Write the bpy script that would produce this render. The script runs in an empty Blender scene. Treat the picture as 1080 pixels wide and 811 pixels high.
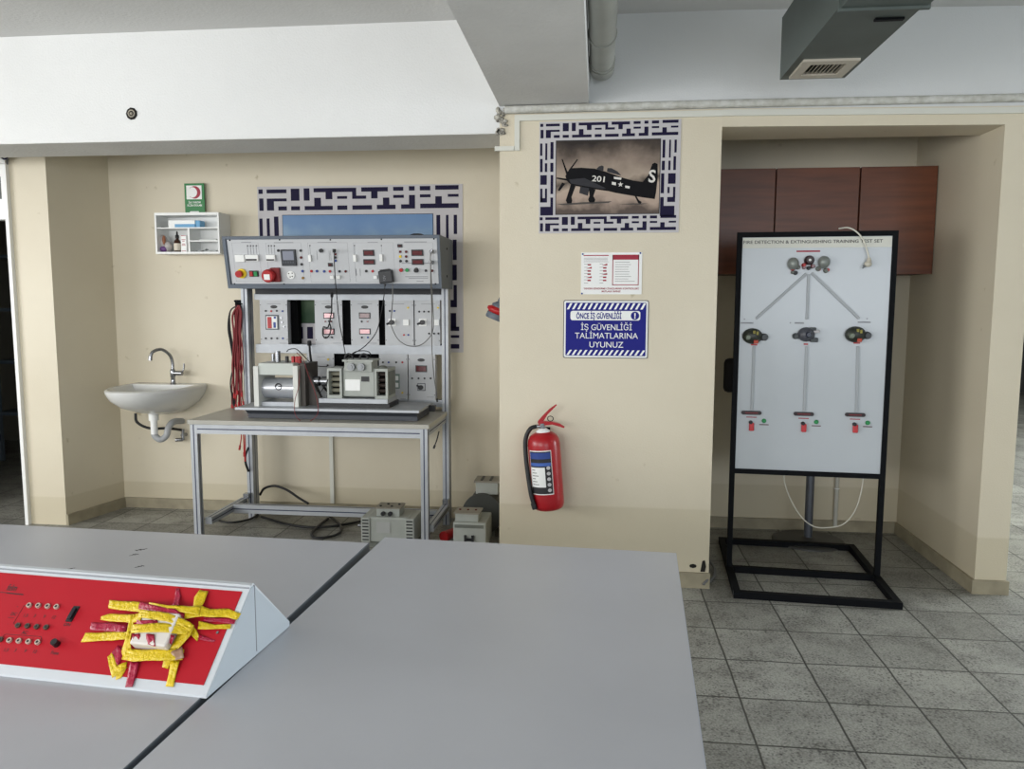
import bpy, bmesh, math, random
from mathutils import Vector, Matrix
random.seed(7)
PI = math.pi
C = bpy.context.scene.collection

# ---------------------------------------------------------------- camera
FPX, YAW, PITCH, ROLL, CAMH = 818.03, math.radians(-6.2801), math.radians(6.0687), math.radians(.142), 1.55
fw = Vector((math.sin(YAW)*math.cos(PITCH), math.cos(YAW)*math.cos(PITCH), -math.sin(PITCH)))
r0 = Vector((math.cos(YAW), -math.sin(YAW), 0)); u0 = r0.cross(fw)
rt = r0*math.cos(ROLL) + u0*math.sin(ROLL); up = -r0*math.sin(ROLL) + u0*math.cos(ROLL)
CAM = Vector((0, 0, CAMH))
cd = bpy.data.cameras.new('camera'); cam = bpy.data.objects.new('camera', cd); C.objects.link(cam)
cd.sensor_width = 36; cd.lens = FPX/1080*36; cd.clip_start = .05
m3 = Matrix((rt, up, -fw)).transposed()
cam.matrix_world = Matrix.Translation(CAM) @ m3.to_4x4()
bpy.context.scene.camera = cam
vs = bpy.context.scene.view_settings
vs.view_transform = 'Standard'; vs.look = 'None'; vs.exposure = 0.1; vs.gamma = 1; vs.use_curve_mapping = False

# ---------------------------------------------------------------- sky and window light
w = bpy.data.worlds.new('sky'); bpy.context.scene.world = w; w.use_nodes = True
w.node_tree.nodes['Background'].inputs[0].default_value = (.62, .78, 1, 1)
w.node_tree.nodes['Background'].inputs[1].default_value = 1.0
def area(name, loc, rot, sx, sy, power, col):
    l = bpy.data.lights.new(name, 'AREA'); l.shape = 'RECTANGLE'; l.size = sx; l.size_y = sy; l.energy = power; l.color = col
    o = bpy.data.objects.new(name, l); o.location = loc; o.rotation_euler = [math.radians(a) for a in rot]; C.objects.link(o)
area('window_light_rear', (-3.6, -3.85, 1.75), (90, 0, 0), 4.6, 1.7, 190, (1, .985, .96))
area('window_light_rear_right', (2.6, -3.85, 1.75), (90, 0, 0), 4.4, 1.7, 85, (.93, .97, 1))
area('window_light_left', (-7.35, 0.2, 1.75), (90, 0, -90), 5.0, 1.7, 210, (1, .985, .96))
area('window_light_right', (7.35, 5.6, 1.75), (90, 0, 90), 3.4, 1.7, 430, (.9, .96, 1))

# ---------------------------------------------------------------- helpers
def ray(px, py): return fw + rt*((px-540)/FPX) - up*((py-405.5)/FPX)
def atY(px, py, Y):
    d = ray(px, py); return CAM + d*(Y/d.y)
def atZ(px, py, z):
    d = ray(px, py); return CAM + d*((z-CAMH)/d.z)
def atP(px, py, p0, n):
    d = ray(px, py); return CAM + d*((Vector(p0)-CAM).dot(n)/d.dot(n))

def lin(c): return c/12.92 if c <= .04045 else ((c+.055)/1.055)**2.4
def hexc(h):
    h = h.lstrip('#'); return tuple(lin(int(h[i:i+2], 16)/255) for i in (0, 2, 4)) + (1,)
MATS = {}
def mat(name, col, rough=.6, metal=0, var=0, vscale=6, bump=0, bscale=60, spec=.5, emit=0, trans=0, stain=None):
    if name in MATS: return MATS[name]
    m = bpy.data.materials.new(name); m.use_nodes = True; nt = m.node_tree; N = nt.nodes; L = nt.links
    b = N['Principled BSDF']; c = hexc(col)
    b.inputs['Base Color'].default_value = c; b.inputs['Roughness'].default_value = rough
    b.inputs['Metallic'].default_value = metal; b.inputs['Specular IOR Level'].default_value = spec
    if trans: b.inputs['Transmission Weight'].default_value = trans
    if emit:
        b.inputs['Emission Color'].default_value = c; b.inputs['Emission Strength'].default_value = emit
    g = N.new('ShaderNodeNewGeometry')
    if var or stain:
        n = N.new('ShaderNodeTexNoise'); n.inputs['Scale'].default_value = vscale; n.inputs['Detail'].default_value = 6
        L.new(g.outputs['Position'], n.inputs['Vector'])
        mx = N.new('ShaderNodeMix'); mx.data_type = 'RGBA'
        r = N.new('ShaderNodeMapRange'); r.inputs[1].default_value = .35; r.inputs[2].default_value = .7
        L.new(n.outputs['Fac'], r.inputs[0]); L.new(r.outputs[0], mx.inputs['Factor'])
        mx.inputs['A'].default_value = c
        mx.inputs['B'].default_value = hexc(stain) if stain else tuple(x*(1-var) for x in c[:3]) + (1,)
        L.new(mx.outputs['Result'], b.inputs['Base Color'])
    if bump:
        n2 = N.new('ShaderNodeTexNoise'); n2.inputs['Scale'].default_value = bscale; n2.inputs['Detail'].default_value = 4
        L.new(g.outputs['Position'], n2.inputs['Vector'])
        bp = N.new('ShaderNodeBump'); bp.inputs['Strength'].default_value = bump; bp.inputs['Distance'].default_value = .01
        L.new(n2.outputs['Fac'], bp.inputs['Height']); L.new(bp.outputs[0], b.inputs['Normal'])
    MATS[name] = m; return m

class MB:
    def __init__(s, T=None): s.v = []; s.f = []; s.sm = []; s.T = T or Matrix.Identity(4)
    def add(s, vs, fs, smooth=False, T=None):
        o = len(s.v); M = s.T @ T if T is not None else s.T
        s.v += [M @ Vector(p) for p in vs]; s.f += [tuple(i+o for i in f) for f in fs]; s.sm += [smooth]*len(fs)
        return s
    def box(s, x0, x1, y0, y1, z0, z1, T=None, bev=0):
        x0, x1 = sorted((x0, x1)); y0, y1 = sorted((y0, y1)); z0, z1 = sorted((z0, z1))
        if bev:
            bm = bmesh.new(); bmesh.ops.create_cube(bm, size=1)
            for v in bm.verts: v.co = Vector((x0+(v.co.x+.5)*(x1-x0), y0+(v.co.y+.5)*(y1-y0), z0+(v.co.z+.5)*(z1-z0)))
            bmesh.ops.bevel(bm, geom=bm.edges[:], offset=bev, segments=2, affect='EDGES', profile=.5)
            bm.verts.index_update()
            s.add([v.co.copy() for v in bm.verts], [[v.index for v in f.verts] for f in bm.faces], False, T); bm.free(); return s
        vs = [(x, y, z) for z in (z0, z1) for y in (y0, y1) for x in (x0, x1)]
        return s.add(vs, [(0,2,3,1), (4,5,7,6), (0,1,5,4), (2,6,7,3), (0,4,6,2), (1,3,7,5)], False, T)
    def prism(s, poly, a, b, plane='xz', T=None):
        n = len(poly)
        def P(p, d): return (p[0], d, p[1]) if plane == 'xz' else (d, p[0], p[1]) if plane == 'yz' else (p[0], p[1], d)
        vs = [P(p, a) for p in poly] + [P(p, b) for p in poly]
        ar = sum(poly[i][0]*poly[(i+1)%n][1]-poly[(i+1)%n][0]*poly[i][1] for i in range(n))
        fs = [tuple(range(n)), tuple(range(2*n-1, n-1, -1))] + [(i, n+i, n+(i+1)%n, (i+1)%n) for i in range(n)]
        flip = (ar > 0) == (b > a)
        if plane == 'xz': flip = not flip
        if flip: fs = fs
        else: fs = [tuple(reversed(f)) for f in fs]
        return s.add(vs, fs, False, T)
    def frame_of(s, d):
        d = d.normalized(); a = Vector((0, 0, 1)) if abs(d.z) < .9 else Vector((1, 0, 0))
        x = d.cross(a).normalized(); return x, x.cross(d).normalized()
    def lathe(s, prof, o, axis=(0, 0, 1), n=24, T=None, caps=True):
        o = Vector(o); d = Vector(axis).normalized(); x, y = s.frame_of(d); vs = []; fs = []
        for r, h in prof:
            for k in range(n):
                t = 2*PI*k/n; vs.append(o + d*h + x*(r*math.cos(t)) + y*(r*math.sin(t)))
        for i in range(len(prof)-1):
            for k in range(n):
                a = i*n+k; b = i*n+(k+1)%n; fs.append((a, a+n, b+n, b))
        s.add(vs, fs, True, T)
        if caps:
            s.add(vs[:n], [tuple(range(n))], False, T); s.add(vs[-n:], [tuple(range(n-1, -1, -1))], False, T)
        return s
    def cyl(s, p0, p1, r, n=16, r2=None, T=None):
        p0 = Vector(p0); p1 = Vector(p1); return s.lathe([(r, 0), (r if r2 is None else r2, (p1-p0).length)], p0, p1-p0, n, T)
    def ring(s, c, axis, r, t, n=24):
        c = Vector(c); x, y = s.frame_of(Vector(axis)); pts = [c + x*(r*math.cos(2*PI*k/n)) + y*(r*math.sin(2*PI*k/n)) for k in range(n)]
        return s.tube(pts, t, closed=True, smooth=0)
    def tube(s, pts, r, n=8, closed=False, smooth=6, T=None):
        P = [Vector(p) for p in pts]
        if smooth and len(P) > 2:
            Q = []
            E = [P[0]*2-P[1]] + P + [P[-1]*2-P[-2]]
            for i in range(1, len(E)-2):
                a, b, c, d = E[i-1:i+3]
                for k in range(smooth):
                    t = k/smooth
                    Q.append(.5*((2*b)+(c-a)*t+(2*a-5*b+4*c-d)*t*t+(3*b-a-3*c+d)*t**3))
            P = Q + [P[-1]]
        m = len(P); vs = []; fs = []; xprev = None
        for i in range(m):
            d = (P[(i+1) % m]-P[i-1]) if closed else (P[min(i+1, m-1)]-P[max(i-1, 0)])
            if d.length < 1e-9: d = Vector((0, 0, 1))
            d.normalize()
            if xprev is None: x, y = s.frame_of(d)
            else:
                x = (xprev - d*xprev.dot(d)); x = x.normalized() if x.length > 1e-6 else s.frame_of(d)[0]; y = x.cross(d)*-1
            xprev = x; y = d.cross(x)
            for k in range(n): t = 2*PI*k/n; vs.append(P[i] + x*(r*math.cos(t)) + y*(r*math.sin(t)))
        for i in range(m if closed else m-1):
            for k in range(n):
                a = i*n+k; b = i*n+(k+1) % n; j = ((i+1) % m)*n; fs.append((a, b, j+(k+1) % n, j+k))
        s.add(vs, fs, True, T)
        if not closed: s.add(vs[:n], [tuple(range(n-1, -1, -1))], False, T); s.add(vs[-n:], [tuple(range(n))], False, T)
        return s
    def sphere(s, c, rx, ry=None, rz=None, n=16, T=None):
        ry = ry or rx; rz = rz or rx; c = Vector(c); vs = []; fs = []; h = n//2
        for i in range(h+1):
            a = PI*i/h
            for k in range(n): t = 2*PI*k/n; vs.append(c+Vector((rx*math.sin(a)*math.cos(t), ry*math.sin(a)*math.sin(t), rz*math.cos(a))))
        for i in range(h):
            for k in range(n): a = i*n+k; b = i*n+(k+1) % n; fs.append((a, a+n, b+n, b))
        return s.add(vs, fs, True, T)
    def text(s, body, T, h, depth=.0008, align='CENTER', bold=0, width=None):
        cu = bpy.data.curves.new('t', 'FONT'); cu.body = body; cu.size = 1; cu.extrude = 0; cu.align_x = align; cu.offset = bold; cu.resolution_u = 3
        ob = bpy.data.objects.new('t', cu); C.objects.link(ob)
        me = bpy.data.meshes.new_from_object(ob.evaluated_get(bpy.context.evaluated_depsgraph_get()))
        k = h/.7
        if me.vertices:
            xs = [v.co.x for v in me.vertices]; kx = k if width is None else width/(max(xs)-min(xs))
            vs = [(v.co.x*kx, v.co.y*k, depth) for v in me.vertices]
            s.add(vs, [list(p.vertices) for p in me.polygons], False, T)
        bpy.data.objects.remove(ob); bpy.data.curves.remove(cu); bpy.data.meshes.remove(me); return s
    def build(s, name, m, parent=None, origin=None, bevel=0):
        if parent is not None: O = wloc(parent)
        elif origin is not None: O = Vector(origin)
        else:
            O = Vector(((min(p.x for p in s.v)+max(p.x for p in s.v))/2, (min(p.y for p in s.v)+max(p.y for p in s.v))/2, min(p.z for p in s.v)))
        me = bpy.data.meshes.new(name); me.from_pydata([p-O for p in s.v], [], s.f)
        me.polygons.foreach_set('use_smooth', s.sm); me.materials.append(m); me.update()
        o = bpy.data.objects.new(name, me); C.objects.link(o)
        if parent is not None: o.parent = parent; o['_o'] = list(O)
        else: o.location = O; o['_o'] = list(O)
        if bevel:
            b = o.modifiers.new('bevel', 'BEVEL'); b.width = bevel; b.segments = 2; b.limit_method = 'ANGLE'
        return o
def wloc(o): return Vector(o['_o'])
def thing(name, label, cat, loc, group=None):
    o = bpy.data.objects.new(name, None); C.objects.link(o); o.location = loc; o['_o'] = list(loc); o.empty_display_size = .05
    return tag(o, label, cat, group)
def tag(o, label, cat, group=None):
    o['label'] = label; o['category'] = cat
    if group: o['group'] = group
    return o
def struct(o): o['kind'] = 'structure'; return o
def XZ(x, y, z, ang=0):     # text/decal frame facing -Y
    return Matrix.Translation((x, y, z)) @ Matrix.Rotation(ang, 4, 'Y') @ Matrix.Rotation(PI/2, 4, 'X')

# ---------------------------------------------------------------- materials
def wall_mat(name, band):
    m = bpy.data.materials.new(name); m.use_nodes = True; nt = m.node_tree; N = nt.nodes; L = nt.links; b = N['Principled BSDF']
    b.inputs['Roughness'].default_value = .42
    g = N.new('ShaderNodeNewGeometry'); sp = N.new('ShaderNodeSeparateXYZ'); L.new(g.outputs['Position'], sp.inputs[0])
    def mix(fac, A, B):
        x = N.new('ShaderNodeMix'); x.data_type = 'RGBA'; L.new(fac, x.inputs['Factor'])
        for k, v in (('A', A), ('B', B)):
            if isinstance(v, tuple): x.inputs[k].default_value = v
            else: L.new(v, x.inputs[k])
        return x.outputs['Result']
    def step(out, lo, hi):
        r = N.new('ShaderNodeMapRange'); L.new(out, r.inputs[0]); r.inputs[1].default_value = lo; r.inputs[2].default_value = hi; return r.outputs[0]
    n = N.new('ShaderNodeTexNoise'); n.inputs['Scale'].default_value = 1.3; n.inputs['Detail'].default_value = 5; L.new(g.outputs['Position'], n.inputs['Vector'])
    c = mix(step(n.outputs['Fac'], .35, .75), hexc('#dad1bb'), hexc('#d3c9b2'))
    c = mix(step(sp.outputs['Z'], band+.012, band), c, hexc('#cdc3aa'))
    n3 = N.new('ShaderNodeTexNoise'); n3.inputs['Scale'].default_value = 9; n3.inputs['Detail'].default_value = 8; L.new(g.outputs['Position'], n3.inputs['Vector'])
    c = mix(step(n3.outputs['Fac'], .70, .76), c, hexc('#b9ad90'))
    # white paint above the line of the conduit
    c = mix(step(sp.outputs['Z'], 2.535, 2.54), c, hexc('#dcdede'))
    L.new(c, b.inputs['Base Color'])
    n2 = N.new('ShaderNodeTexNoise'); n2.inputs['Scale'].default_value = 160; n2.inputs['Detail'].default_value = 3; L.new(g.outputs['Position'], n2.inputs['Vector'])
    bp = N.new('ShaderNodeBump'); bp.inputs['Strength'].default_value = .25; bp.inputs['Distance'].default_value = .004
    L.new(n2.outputs['Fac'], bp.inputs['Height']); L.new(bp.outputs[0], b.inputs['Normal'])
    return m
def beige_only(name, band):
    m = wall_mat(name, band)
    for n in m.node_tree.nodes:
        if n.type == 'MAP_RANGE' and abs(n.inputs[1].default_value-2.535) < 1e-4: n.inputs[1].default_value = 9; n.inputs[2].default_value = 9.1
    return m
M_front = wall_mat('beige_and_white_wall_paint', .43)
M_alc = beige_only('beige_alcove_paint', .19)
M_niche = beige_only('beige_niche_paint', .30)
M_white = mat('white_wall_paint', '#e4e5e4', .6, var=.05, vscale=2, bump=.2, bscale=90)
M_ceil = mat('ceiling_paint', '#d6d6d4', .8, var=.06, vscale=2, bump=.2, bscale=60)
M_beam = mat('beam_plaster', '#dededc', .8, var=.08, vscale=3, bump=.4, bscale=50)
M_skirt = mat('skirting_tile', '#a39a82', .55, var=.3, vscale=9)
def floor_mat():
    m = bpy.data.materials.new('terrazzo_tiles'); m.use_nodes = True; nt = m.node_tree; N = nt.nodes; L = nt.links; b = N['Principled BSDF']
    g = N.new('ShaderNodeNewGeometry'); sp = N.new('ShaderNodeSeparateXYZ'); L.new(g.outputs['Position'], sp.inputs[0])
    def math_(op, a, bb=None, c=None):
        x = N.new('ShaderNodeMath'); x.operation = op
        for i, v in enumerate((a, bb, c)):
            if v is None: continue
            if isinstance(v, (int, float)): x.inputs[i].default_value = v
            else: L.new(v, x.inputs[i])
        return x.outputs[0]
    nz = N.new('ShaderNodeTexNoise'); nz.inputs['Scale'].default_value = 4; L.new(g.outputs['Position'], nz.inputs['Vector'])
    wob = math_('MULTIPLY', math_('SUBTRACT', nz.outputs['Fac'], .5), .012)
    ux = math_('DIVIDE', math_('SUBTRACT', math_('ADD', sp.outputs['X'], wob), .912), .335)
    uy = math_('DIVIDE', math_('SUBTRACT', math_('ADD', sp.outputs['Y'], wob), 3.325), .332)
    def edge(u): f = math_('FRACT', u); return math_('MINIMUM', f, math_('SUBTRACT', 1.0, f))
    e = math_('MINIMUM', edge(ux), edge(uy))
    r = N.new('ShaderNodeMapRange'); L.new(e, r.inputs[0]); r.inputs[1].default_value = .006; r.inputs[2].default_value = .018
    cb = N.new('ShaderNodeCombineXYZ'); L.new(math_('FLOOR', ux), cb.inputs[0]); L.new(math_('FLOOR', uy), cb.inputs[1])
    wn = N.new('ShaderNodeTexWhiteNoise'); L.new(cb.outputs[0], wn.inputs['Vector'])
    def mix(fac, A, B, mode='MIX'):
        x = N.new('ShaderNodeMix'); x.data_type = 'RGBA'; x.blend_type = mode
        if isinstance(fac, float): x.inputs['Factor'].default_value = fac
        else: L.new(fac, x.inputs['Factor'])
        for k, v in (('A', A), ('B', B)):
            if isinstance(v, tuple): x.inputs[k].default_value = v
            else: L.new(v, x.inputs[k])
        return x.outputs['Result']
    base = mix(wn.outputs['Value'], hexc('#a3a39b'), hexc('#797972'))
    big = N.new('ShaderNodeTexNoise'); big.inputs['Scale'].default_value = 3.5; big.inputs['Detail'].default_value = 9; big.inputs['Roughness'].default_value = .65
    L.new(g.outputs['Position'], big.inputs['Vector'])
    rb = N.new('ShaderNodeMapRange'); L.new(big.outputs['Fac'], rb.inputs[0]); rb.inputs[1].default_value = .42; rb.inputs[2].default_value = .72
    base = mix(rb.outputs[0], base, hexc('#504f48'))
    vo = N.new('ShaderNodeTexVoronoi'); vo.inputs['Scale'].default_value = 75; L.new(g.outputs['Position'], vo.inputs['Vector'])
    dn = N.new('ShaderNodeTexNoise'); dn.inputs['Scale'].default_value = 7; dn.inputs['Detail'].default_value = 3; L.new(g.outputs['Position'], dn.inputs['Vector'])
    rv = N.new('ShaderNodeMapRange'); L.new(math_('ADD', vo.outputs['Distance'], math_('MULTIPLY', math_('SUBTRACT', .5, dn.outputs['Fac']), .9)), rv.inputs[0])
    rv.inputs[1].default_value = .25; rv.inputs[2].default_value = .36
    base = mix(rv.outputs[0], hexc('#3d3c38'), base)
    v2 = N.new('ShaderNodeTexVoronoi'); v2.inputs['Scale'].default_value = 120; L.new(g.outputs['Position'], v2.inputs['Vector'])
    base = mix(.38, base, mix(v2.outputs['Distance'], hexc('#c9c8c0'), hexc('#55544e')))
    base = mix(r.outputs[0], hexc('#3a3934'), base)
    L.new(base, b.inputs['Base Color'])
    rr = N.new('ShaderNodeMapRange'); L.new(big.outputs['Fac'], rr.inputs[0]); rr.inputs[3].default_value = .34; rr.inputs[4].default_value = .62
    L.new(rr.outputs[0], b.inputs['Roughness'])
    bp = N.new('ShaderNodeBump'); bp.inputs['Strength'].default_value = .35; bp.inputs['Distance'].default_value = .004
    L.new(math_('ADD', r.outputs[0], math_('MULTIPLY', rv.outputs[0], .4)), bp.inputs['Height']); L.new(bp.outputs[0], b.inputs['Normal'])
    return m
M_floor = floor_mat()
ALU = mat('aluminium', '#b4b8bd', .5, .45, var=.08, vscale=20)
ALU_D = mat('dark_groove', '#2c3350', .5)
PANEL = mat('light_grey_panel', '#c3c5c8', .5)
CASE = mat('blue_grey_case', '#5d6672', .5)
VOID = mat('shade_and_core_black', '#09090b', .9, spec=.1)  # painted shade in rack gaps and duct throat; also the motor core
BLACK = mat('black_plastic', '#15161a', .45)
BLKM = mat('black_steel', '#0b0d11', .7, 0, spec=.15)
RED = mat('red_plastic', '#b01c20', .4)
REDD = mat('dark_red_display', '#5b1016', .15)
PINK = mat('display_glare_pink', '#f0b3b8', .12)  # reflected glare painted as pale pink on some displays
BLUE = mat('blue_socket', '#24418c', .4)
GREEN = mat('green_plastic', '#1d8a4a', .4)
YEL = mat('yellow_plastic', '#e8c81b', .4)
WHT = mat('white_plastic', '#f0f1ef', .4)
CREAMM = mat('cream_metal', '#d7d8d2', .5)
STEEL = mat('steel', '#9a9ca0', .25, .95)
GMOT = mat('grey_green_motor_paint', '#a9ada7', .5, var=.1, vscale=15)
GMOTD = mat('dark_motor_paint', '#6f736c', .5, var=.2, vscale=15)
NAVY = mat('navy_ink', '#1c1736', .6, spec=.15)
PAPER = mat('poster_paper', '#c4c1c3', .6, spec=.2)
INK = mat('black_ink', '#222226', .6)
GINK = mat('grey_ink', '#8d8f95', .6)
RINK = mat('red_ink', '#a02036', .6)
CABLE = mat('black_cable', '#101114', .5)
GCABLE = mat('grey_cable', '#6d6d6c', .5)
WCABLE = mat('white_cable', '#d8d5c8', .5)

# ---------------------------------------------------------------- the room
ZC = 3.02; YF = 4.19; YA = 5.40; YN = 5.38
def block(name, x0, x1, y0, y1, z0, z1, m): return struct(MB().box(x0, x1, y0, y1, z0, z1).build(name, m))
block('floor', -9, 7.5, -4, 15, -.1, 0, M_floor)
block('ceiling', -9, 7.5, -4, 15, ZC, ZC+.12, M_ceil)
block('wall_pillar', -.53, .62, YF, 5.6, 0, ZC, M_front)
block('wall_alcove_back', -3.66, -.53, YA, 5.6, 0, ZC, M_alc)
struct(MB().prism([(-3.914, 4.89), (-3.65, 4.89), (-3.545, YA), (-3.545, 5.6), (-3.914, 5.6)], 0, ZC, 'xy').build('wall_left_column', M_alc))
block('wall_niche_back', .62, 2.04, YN, 5.6, 0, ZC, M_niche)
block('wall_right_stub', 2.03, 2.19, 4.28, 4.545, 0, 2.447, M_niche)
struct(MB().prism([(.62, YF), (2.04, 4.28), (7.5, 4.28), (7.5, 4.55), (.62, 4.53)], 2.447, ZC, 'xy').build('wall_niche_lintel', M_front))
block('wall_corridor_side', 2.03, 2.19, 4.545, 5.6, 0, ZC, M_niche)
block('wall_corridor_left', 2.03, 2.19, 5.6, 15, 0, ZC, M_niche)
block('trim_1', -7.5, -.53, YF, 4.57, 2.44, ZC, M_white)          # ceiling beam across the alcove
struct(MB().box(-7.5, -.531, YF, 4.57, 2.436, 2.4398).build('trim_2', M_beam))
block('trim_3', -.53, -.062, -4, YF, 2.575, ZC, M_beam)            # beam running to the camera
# outer shell with window openings behind and beside the camera
def holed(name, axis, c0, c1, u0, u1, holes, m):
    b = MB()
    def bx(a, bb, z0, z1):
        if axis == 'y': b.box(a, bb, c0, c1, z0, z1)
        else: b.box(c0, c1, a, bb, z0, z1)
    u = u0
    for h0, h1 in holes: bx(u, h0, 0, ZC); bx(h0, h1, 0, .9); bx(h0, h1, 2.6, ZC); u = h1
    bx(u, u1, 0, ZC); struct(b.build(name, m))
holed('wall_rear', 'y', -4.1, -4.0, -7.5, 7.5, [(-5.9, -1.3), (.4, 4.8)], M_white)
holed('wall_left', 'x', -7.6, -7.5, -4.1, 4.89, [(-2.3, 2.7)], M_white)
holed('wall_right', 'x', 7.5, 7.6, -4.1, 15.1, [(3.8, 7.4)], M_white)
wn_ = 0
for ax, c, u0_, u1_ in (('y', -4.05, -5.9, -1.3), ('y', -4.05, .4, 4.8), ('x', -7.55, -2.3, 2.7), ('x', 7.55, 3.8, 7.4)):
    wn_ += 1; b = MB(); k = 4
    def bb(a, d, z0, z1):
        if ax == 'y': b.box(a, d, c-.03, c+.03, z0, z1)
        else: b.box(c-.03, c+.03, a, d, z0, z1)
    bb(u0_, u1_, .9, .96); bb(u0_, u1_, 2.54, 2.6)
    for i in range(k+1): uu = u0_ + (u1_-u0_)*i/k; bb(uu-.03, uu+.03, .96, 2.54)
    struct(b.build('window_%d' % wn_, WHT))
# far end of the corridor on the right
block('wall_corridor_end', 2.19, 7.6, 15, 15.1, 0, ZC, mat('grey_far_wall', '#8d918f', .6))
# left back room
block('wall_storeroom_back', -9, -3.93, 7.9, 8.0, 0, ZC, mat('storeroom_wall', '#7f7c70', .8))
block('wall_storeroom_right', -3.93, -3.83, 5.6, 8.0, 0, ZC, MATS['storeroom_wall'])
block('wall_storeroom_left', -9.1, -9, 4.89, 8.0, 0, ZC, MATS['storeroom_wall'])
block('wall_left_door', -9, -4.95, 4.93, 5.05, 0, ZC, M_alc)
block('wall_above_door', -4.95, -3.93, 4.93, 5.05, 2.42, ZC, M_white)
# skirtings
def skirt(name, x0, x1, y0, y1, h=.075): block(name, x0, x1, y0, y1, 0, h, M_skirt)
skirt('baseboard_back', -3.545, -.53, YA-.018, YA)
skirt('baseboard_pillar', .1, .625, YF-.016, YF, .085)
skirt('baseboard_niche_back', .62, 2.03, YN-.018, YN)
skirt('baseboard_niche_right', 2.012, 2.03, 4.262, YN-.018)
skirt('baseboard_stub', 2.03, 2.198, 4.262, 4.28)
struct(MB().prism([(-3.65, 4.885), (-3.632, 4.885), (-3.527, YA-.018), (-3.545, YA-.018)], 0, .075, 'xy').build('baseboard_left', M_skirt))

# door frame and transom at far left
d = thing('door_frame', 'white painted door frame with a glazed transom at the left edge', 'door frame', (-4.4, 4.9, 0))
MB().box(-3.938, -3.914, 4.86, 4.95, 0, 2.45).box(-4.95, -4.9, 4.86, 4.95, 0, 2.45).box(-4.9, -3.938, 4.86, 4.95, 2.09, 2.17).box(-4.9, -3.938, 4.86, 4.95, 2.42, 2.45).build('frame', WHT, d)
MB().box(-4.86, -3.96, 4.87, 4.93, 2.17, 2.225).box(-4.86, -3.96, 4.87, 4.93, 2.375, 2.42).box(-3.96, -3.938, 4.868, 4.93, 2.17, 2.42).box(-4.9, -4.86, 4.87, 4.93, 2.17, 2.42).build('transom_sash', WHT, d)
MB().box(-4.86, -3.96, 4.89, 4.895, 2.225, 2.375).build('glass_pane', mat('glass', '#c9d2d0', .05, trans=.85), d)
s_ = MB().box(-4.35, -3.905, 4.845, 4.858, 2.452, 2.60).build('sign', WHT); tag(s_, 'white door sign with navy lettering half hidden above the transom', 'sign')
sp_ = MB().text('NSU', XZ(-3.955, 4.8445, 2.476), .06, bold=.02); sp_.build('lettering', NAVY, s_)

# storage rack in the dark room
rk = thing('storage_rack', 'grey metal storage rack in the dark room at left', 'shelf', (-5.3, 7.0, 0))
MR = mat('blue_grey_rack', '#5a6672', .5)
for x in (-5.75, -4.85):
    for y in (6.85, 7.25): MB().box(x-.02, x+.02, y-.02, y+.02, 0, 2.2).build('post', MR, rk)
for z in (.45, .95, 1.45, 1.95): MB().box(-5.77, -4.83, 6.83, 7.27, z, z+.03).build('shelf', MR, rk)
for i, (x, z, m, nm) in enumerate(((-5.05, .98, BLACK, 'black'), (-5.35, .98, mat('orange_plastic', '#b5562a', .5), 'orange'), (-5.05, 1.48, BLACK, 'black'), (-5.1, .48, mat('brown_box', '#6f5538', .7), 'brown'))):
    h = (.22, .28, .3, .25)[i]
    o = MB().prism([(x-.12, z), (x+.12, z), (x+.14, z+h), (x-.14, z+h)], 6.9, 7.2, 'xz').box(x-.15, x+.15, 6.89, 7.21, z+h-.02, z+h+.004).build('storage_bin', m)
    tag(o, ('black bin on the second shelf of the storage rack', 'orange bin on the second shelf of the storage rack', 'black bin on the third shelf of the storage rack', 'brown bin on the lowest shelf of the storage rack')[i], 'bin')
# dark cabinet and curtain at the corridor end
o = thing('low_cabinet', 'long dark low cabinet at the far end of the corridor', 'cabinet', (6.2, 13.9, 0))
MB().box(4.9, 7.4, 13.7, 14.2, .08, .85).build('body', mat('dark_cabinet', '#2b2c2c', .5), o)
MB().box(4.88, 7.42, 13.68, 14.22, .85, .88).build('worktop', BLACK, o)

# ---------------------------------------------------------------- conduits and overhead
def single(mb, name, m, label, cat, group=None, origin=None): return tag(mb.build(name, m, None, origin), label, cat, group)
single(MB().tube([(-.50, YF-.022, 2.552), (.62, YF-.022, 2.556), (2.04, 4.258, 2.572), (3.6, 4.258, 2.578)], .02, 10), 'conduit_pipe', mat('peeling_white_paint', '#d2d2cc', .6, stain='#b4b3a9', vscale=22, bump=.6, bscale=70), 'white painted round pipe running above the pillar and niche opening', 'pipe')
single(MB().box(-.45, .62, YF-.014, YF, 2.497, 2.527).prism([(.62, YF-.014), (.62, YF), (2.04, 4.28), (3.6, 4.28), (3.6, 4.266), (2.04, 4.266)], 2.499, 2.529, 'xy').box(-.45, -.423, YF-.014, YF, 2.345, 2.497).box(-.555, -.452, YF-.016, YF-.001, 2.345, 2.368), 'cable_trunking', mat('trunking', '#d6d6cc', .5), 'flat off-white cable trunking stepping down at the pillar corner', 'trunking')
b = MB()
for i in range(26):
    t = random.random(); x = -.545+random.random()*.05 + (1-t)*.0; z = 2.43+t*.13; 
    if i % 4 == 0: x = -.5+random.random()*.13; z = 2.545+random.random()*.02
    b.sphere((x, YF-.006, z), .008+random.random()*.012, .012, .006+random.random()*.014, n=6)
single(b, 'peeling_plaster', mat('crumbling_plaster', '#c9c5ba', .9, stain='#3c382f', vscale=45, bump=1, bscale=80), 'crumbling plaster patch at the top left corner of the pillar', 'plaster')
b = MB(); cx, cz = -2.592, 2.586
b.lathe([(.034, 0), (.030, .004), (.02, .002), (.004, -.012)], (cx, YF-.002, cz), (0, -1, 0), 9)
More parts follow.
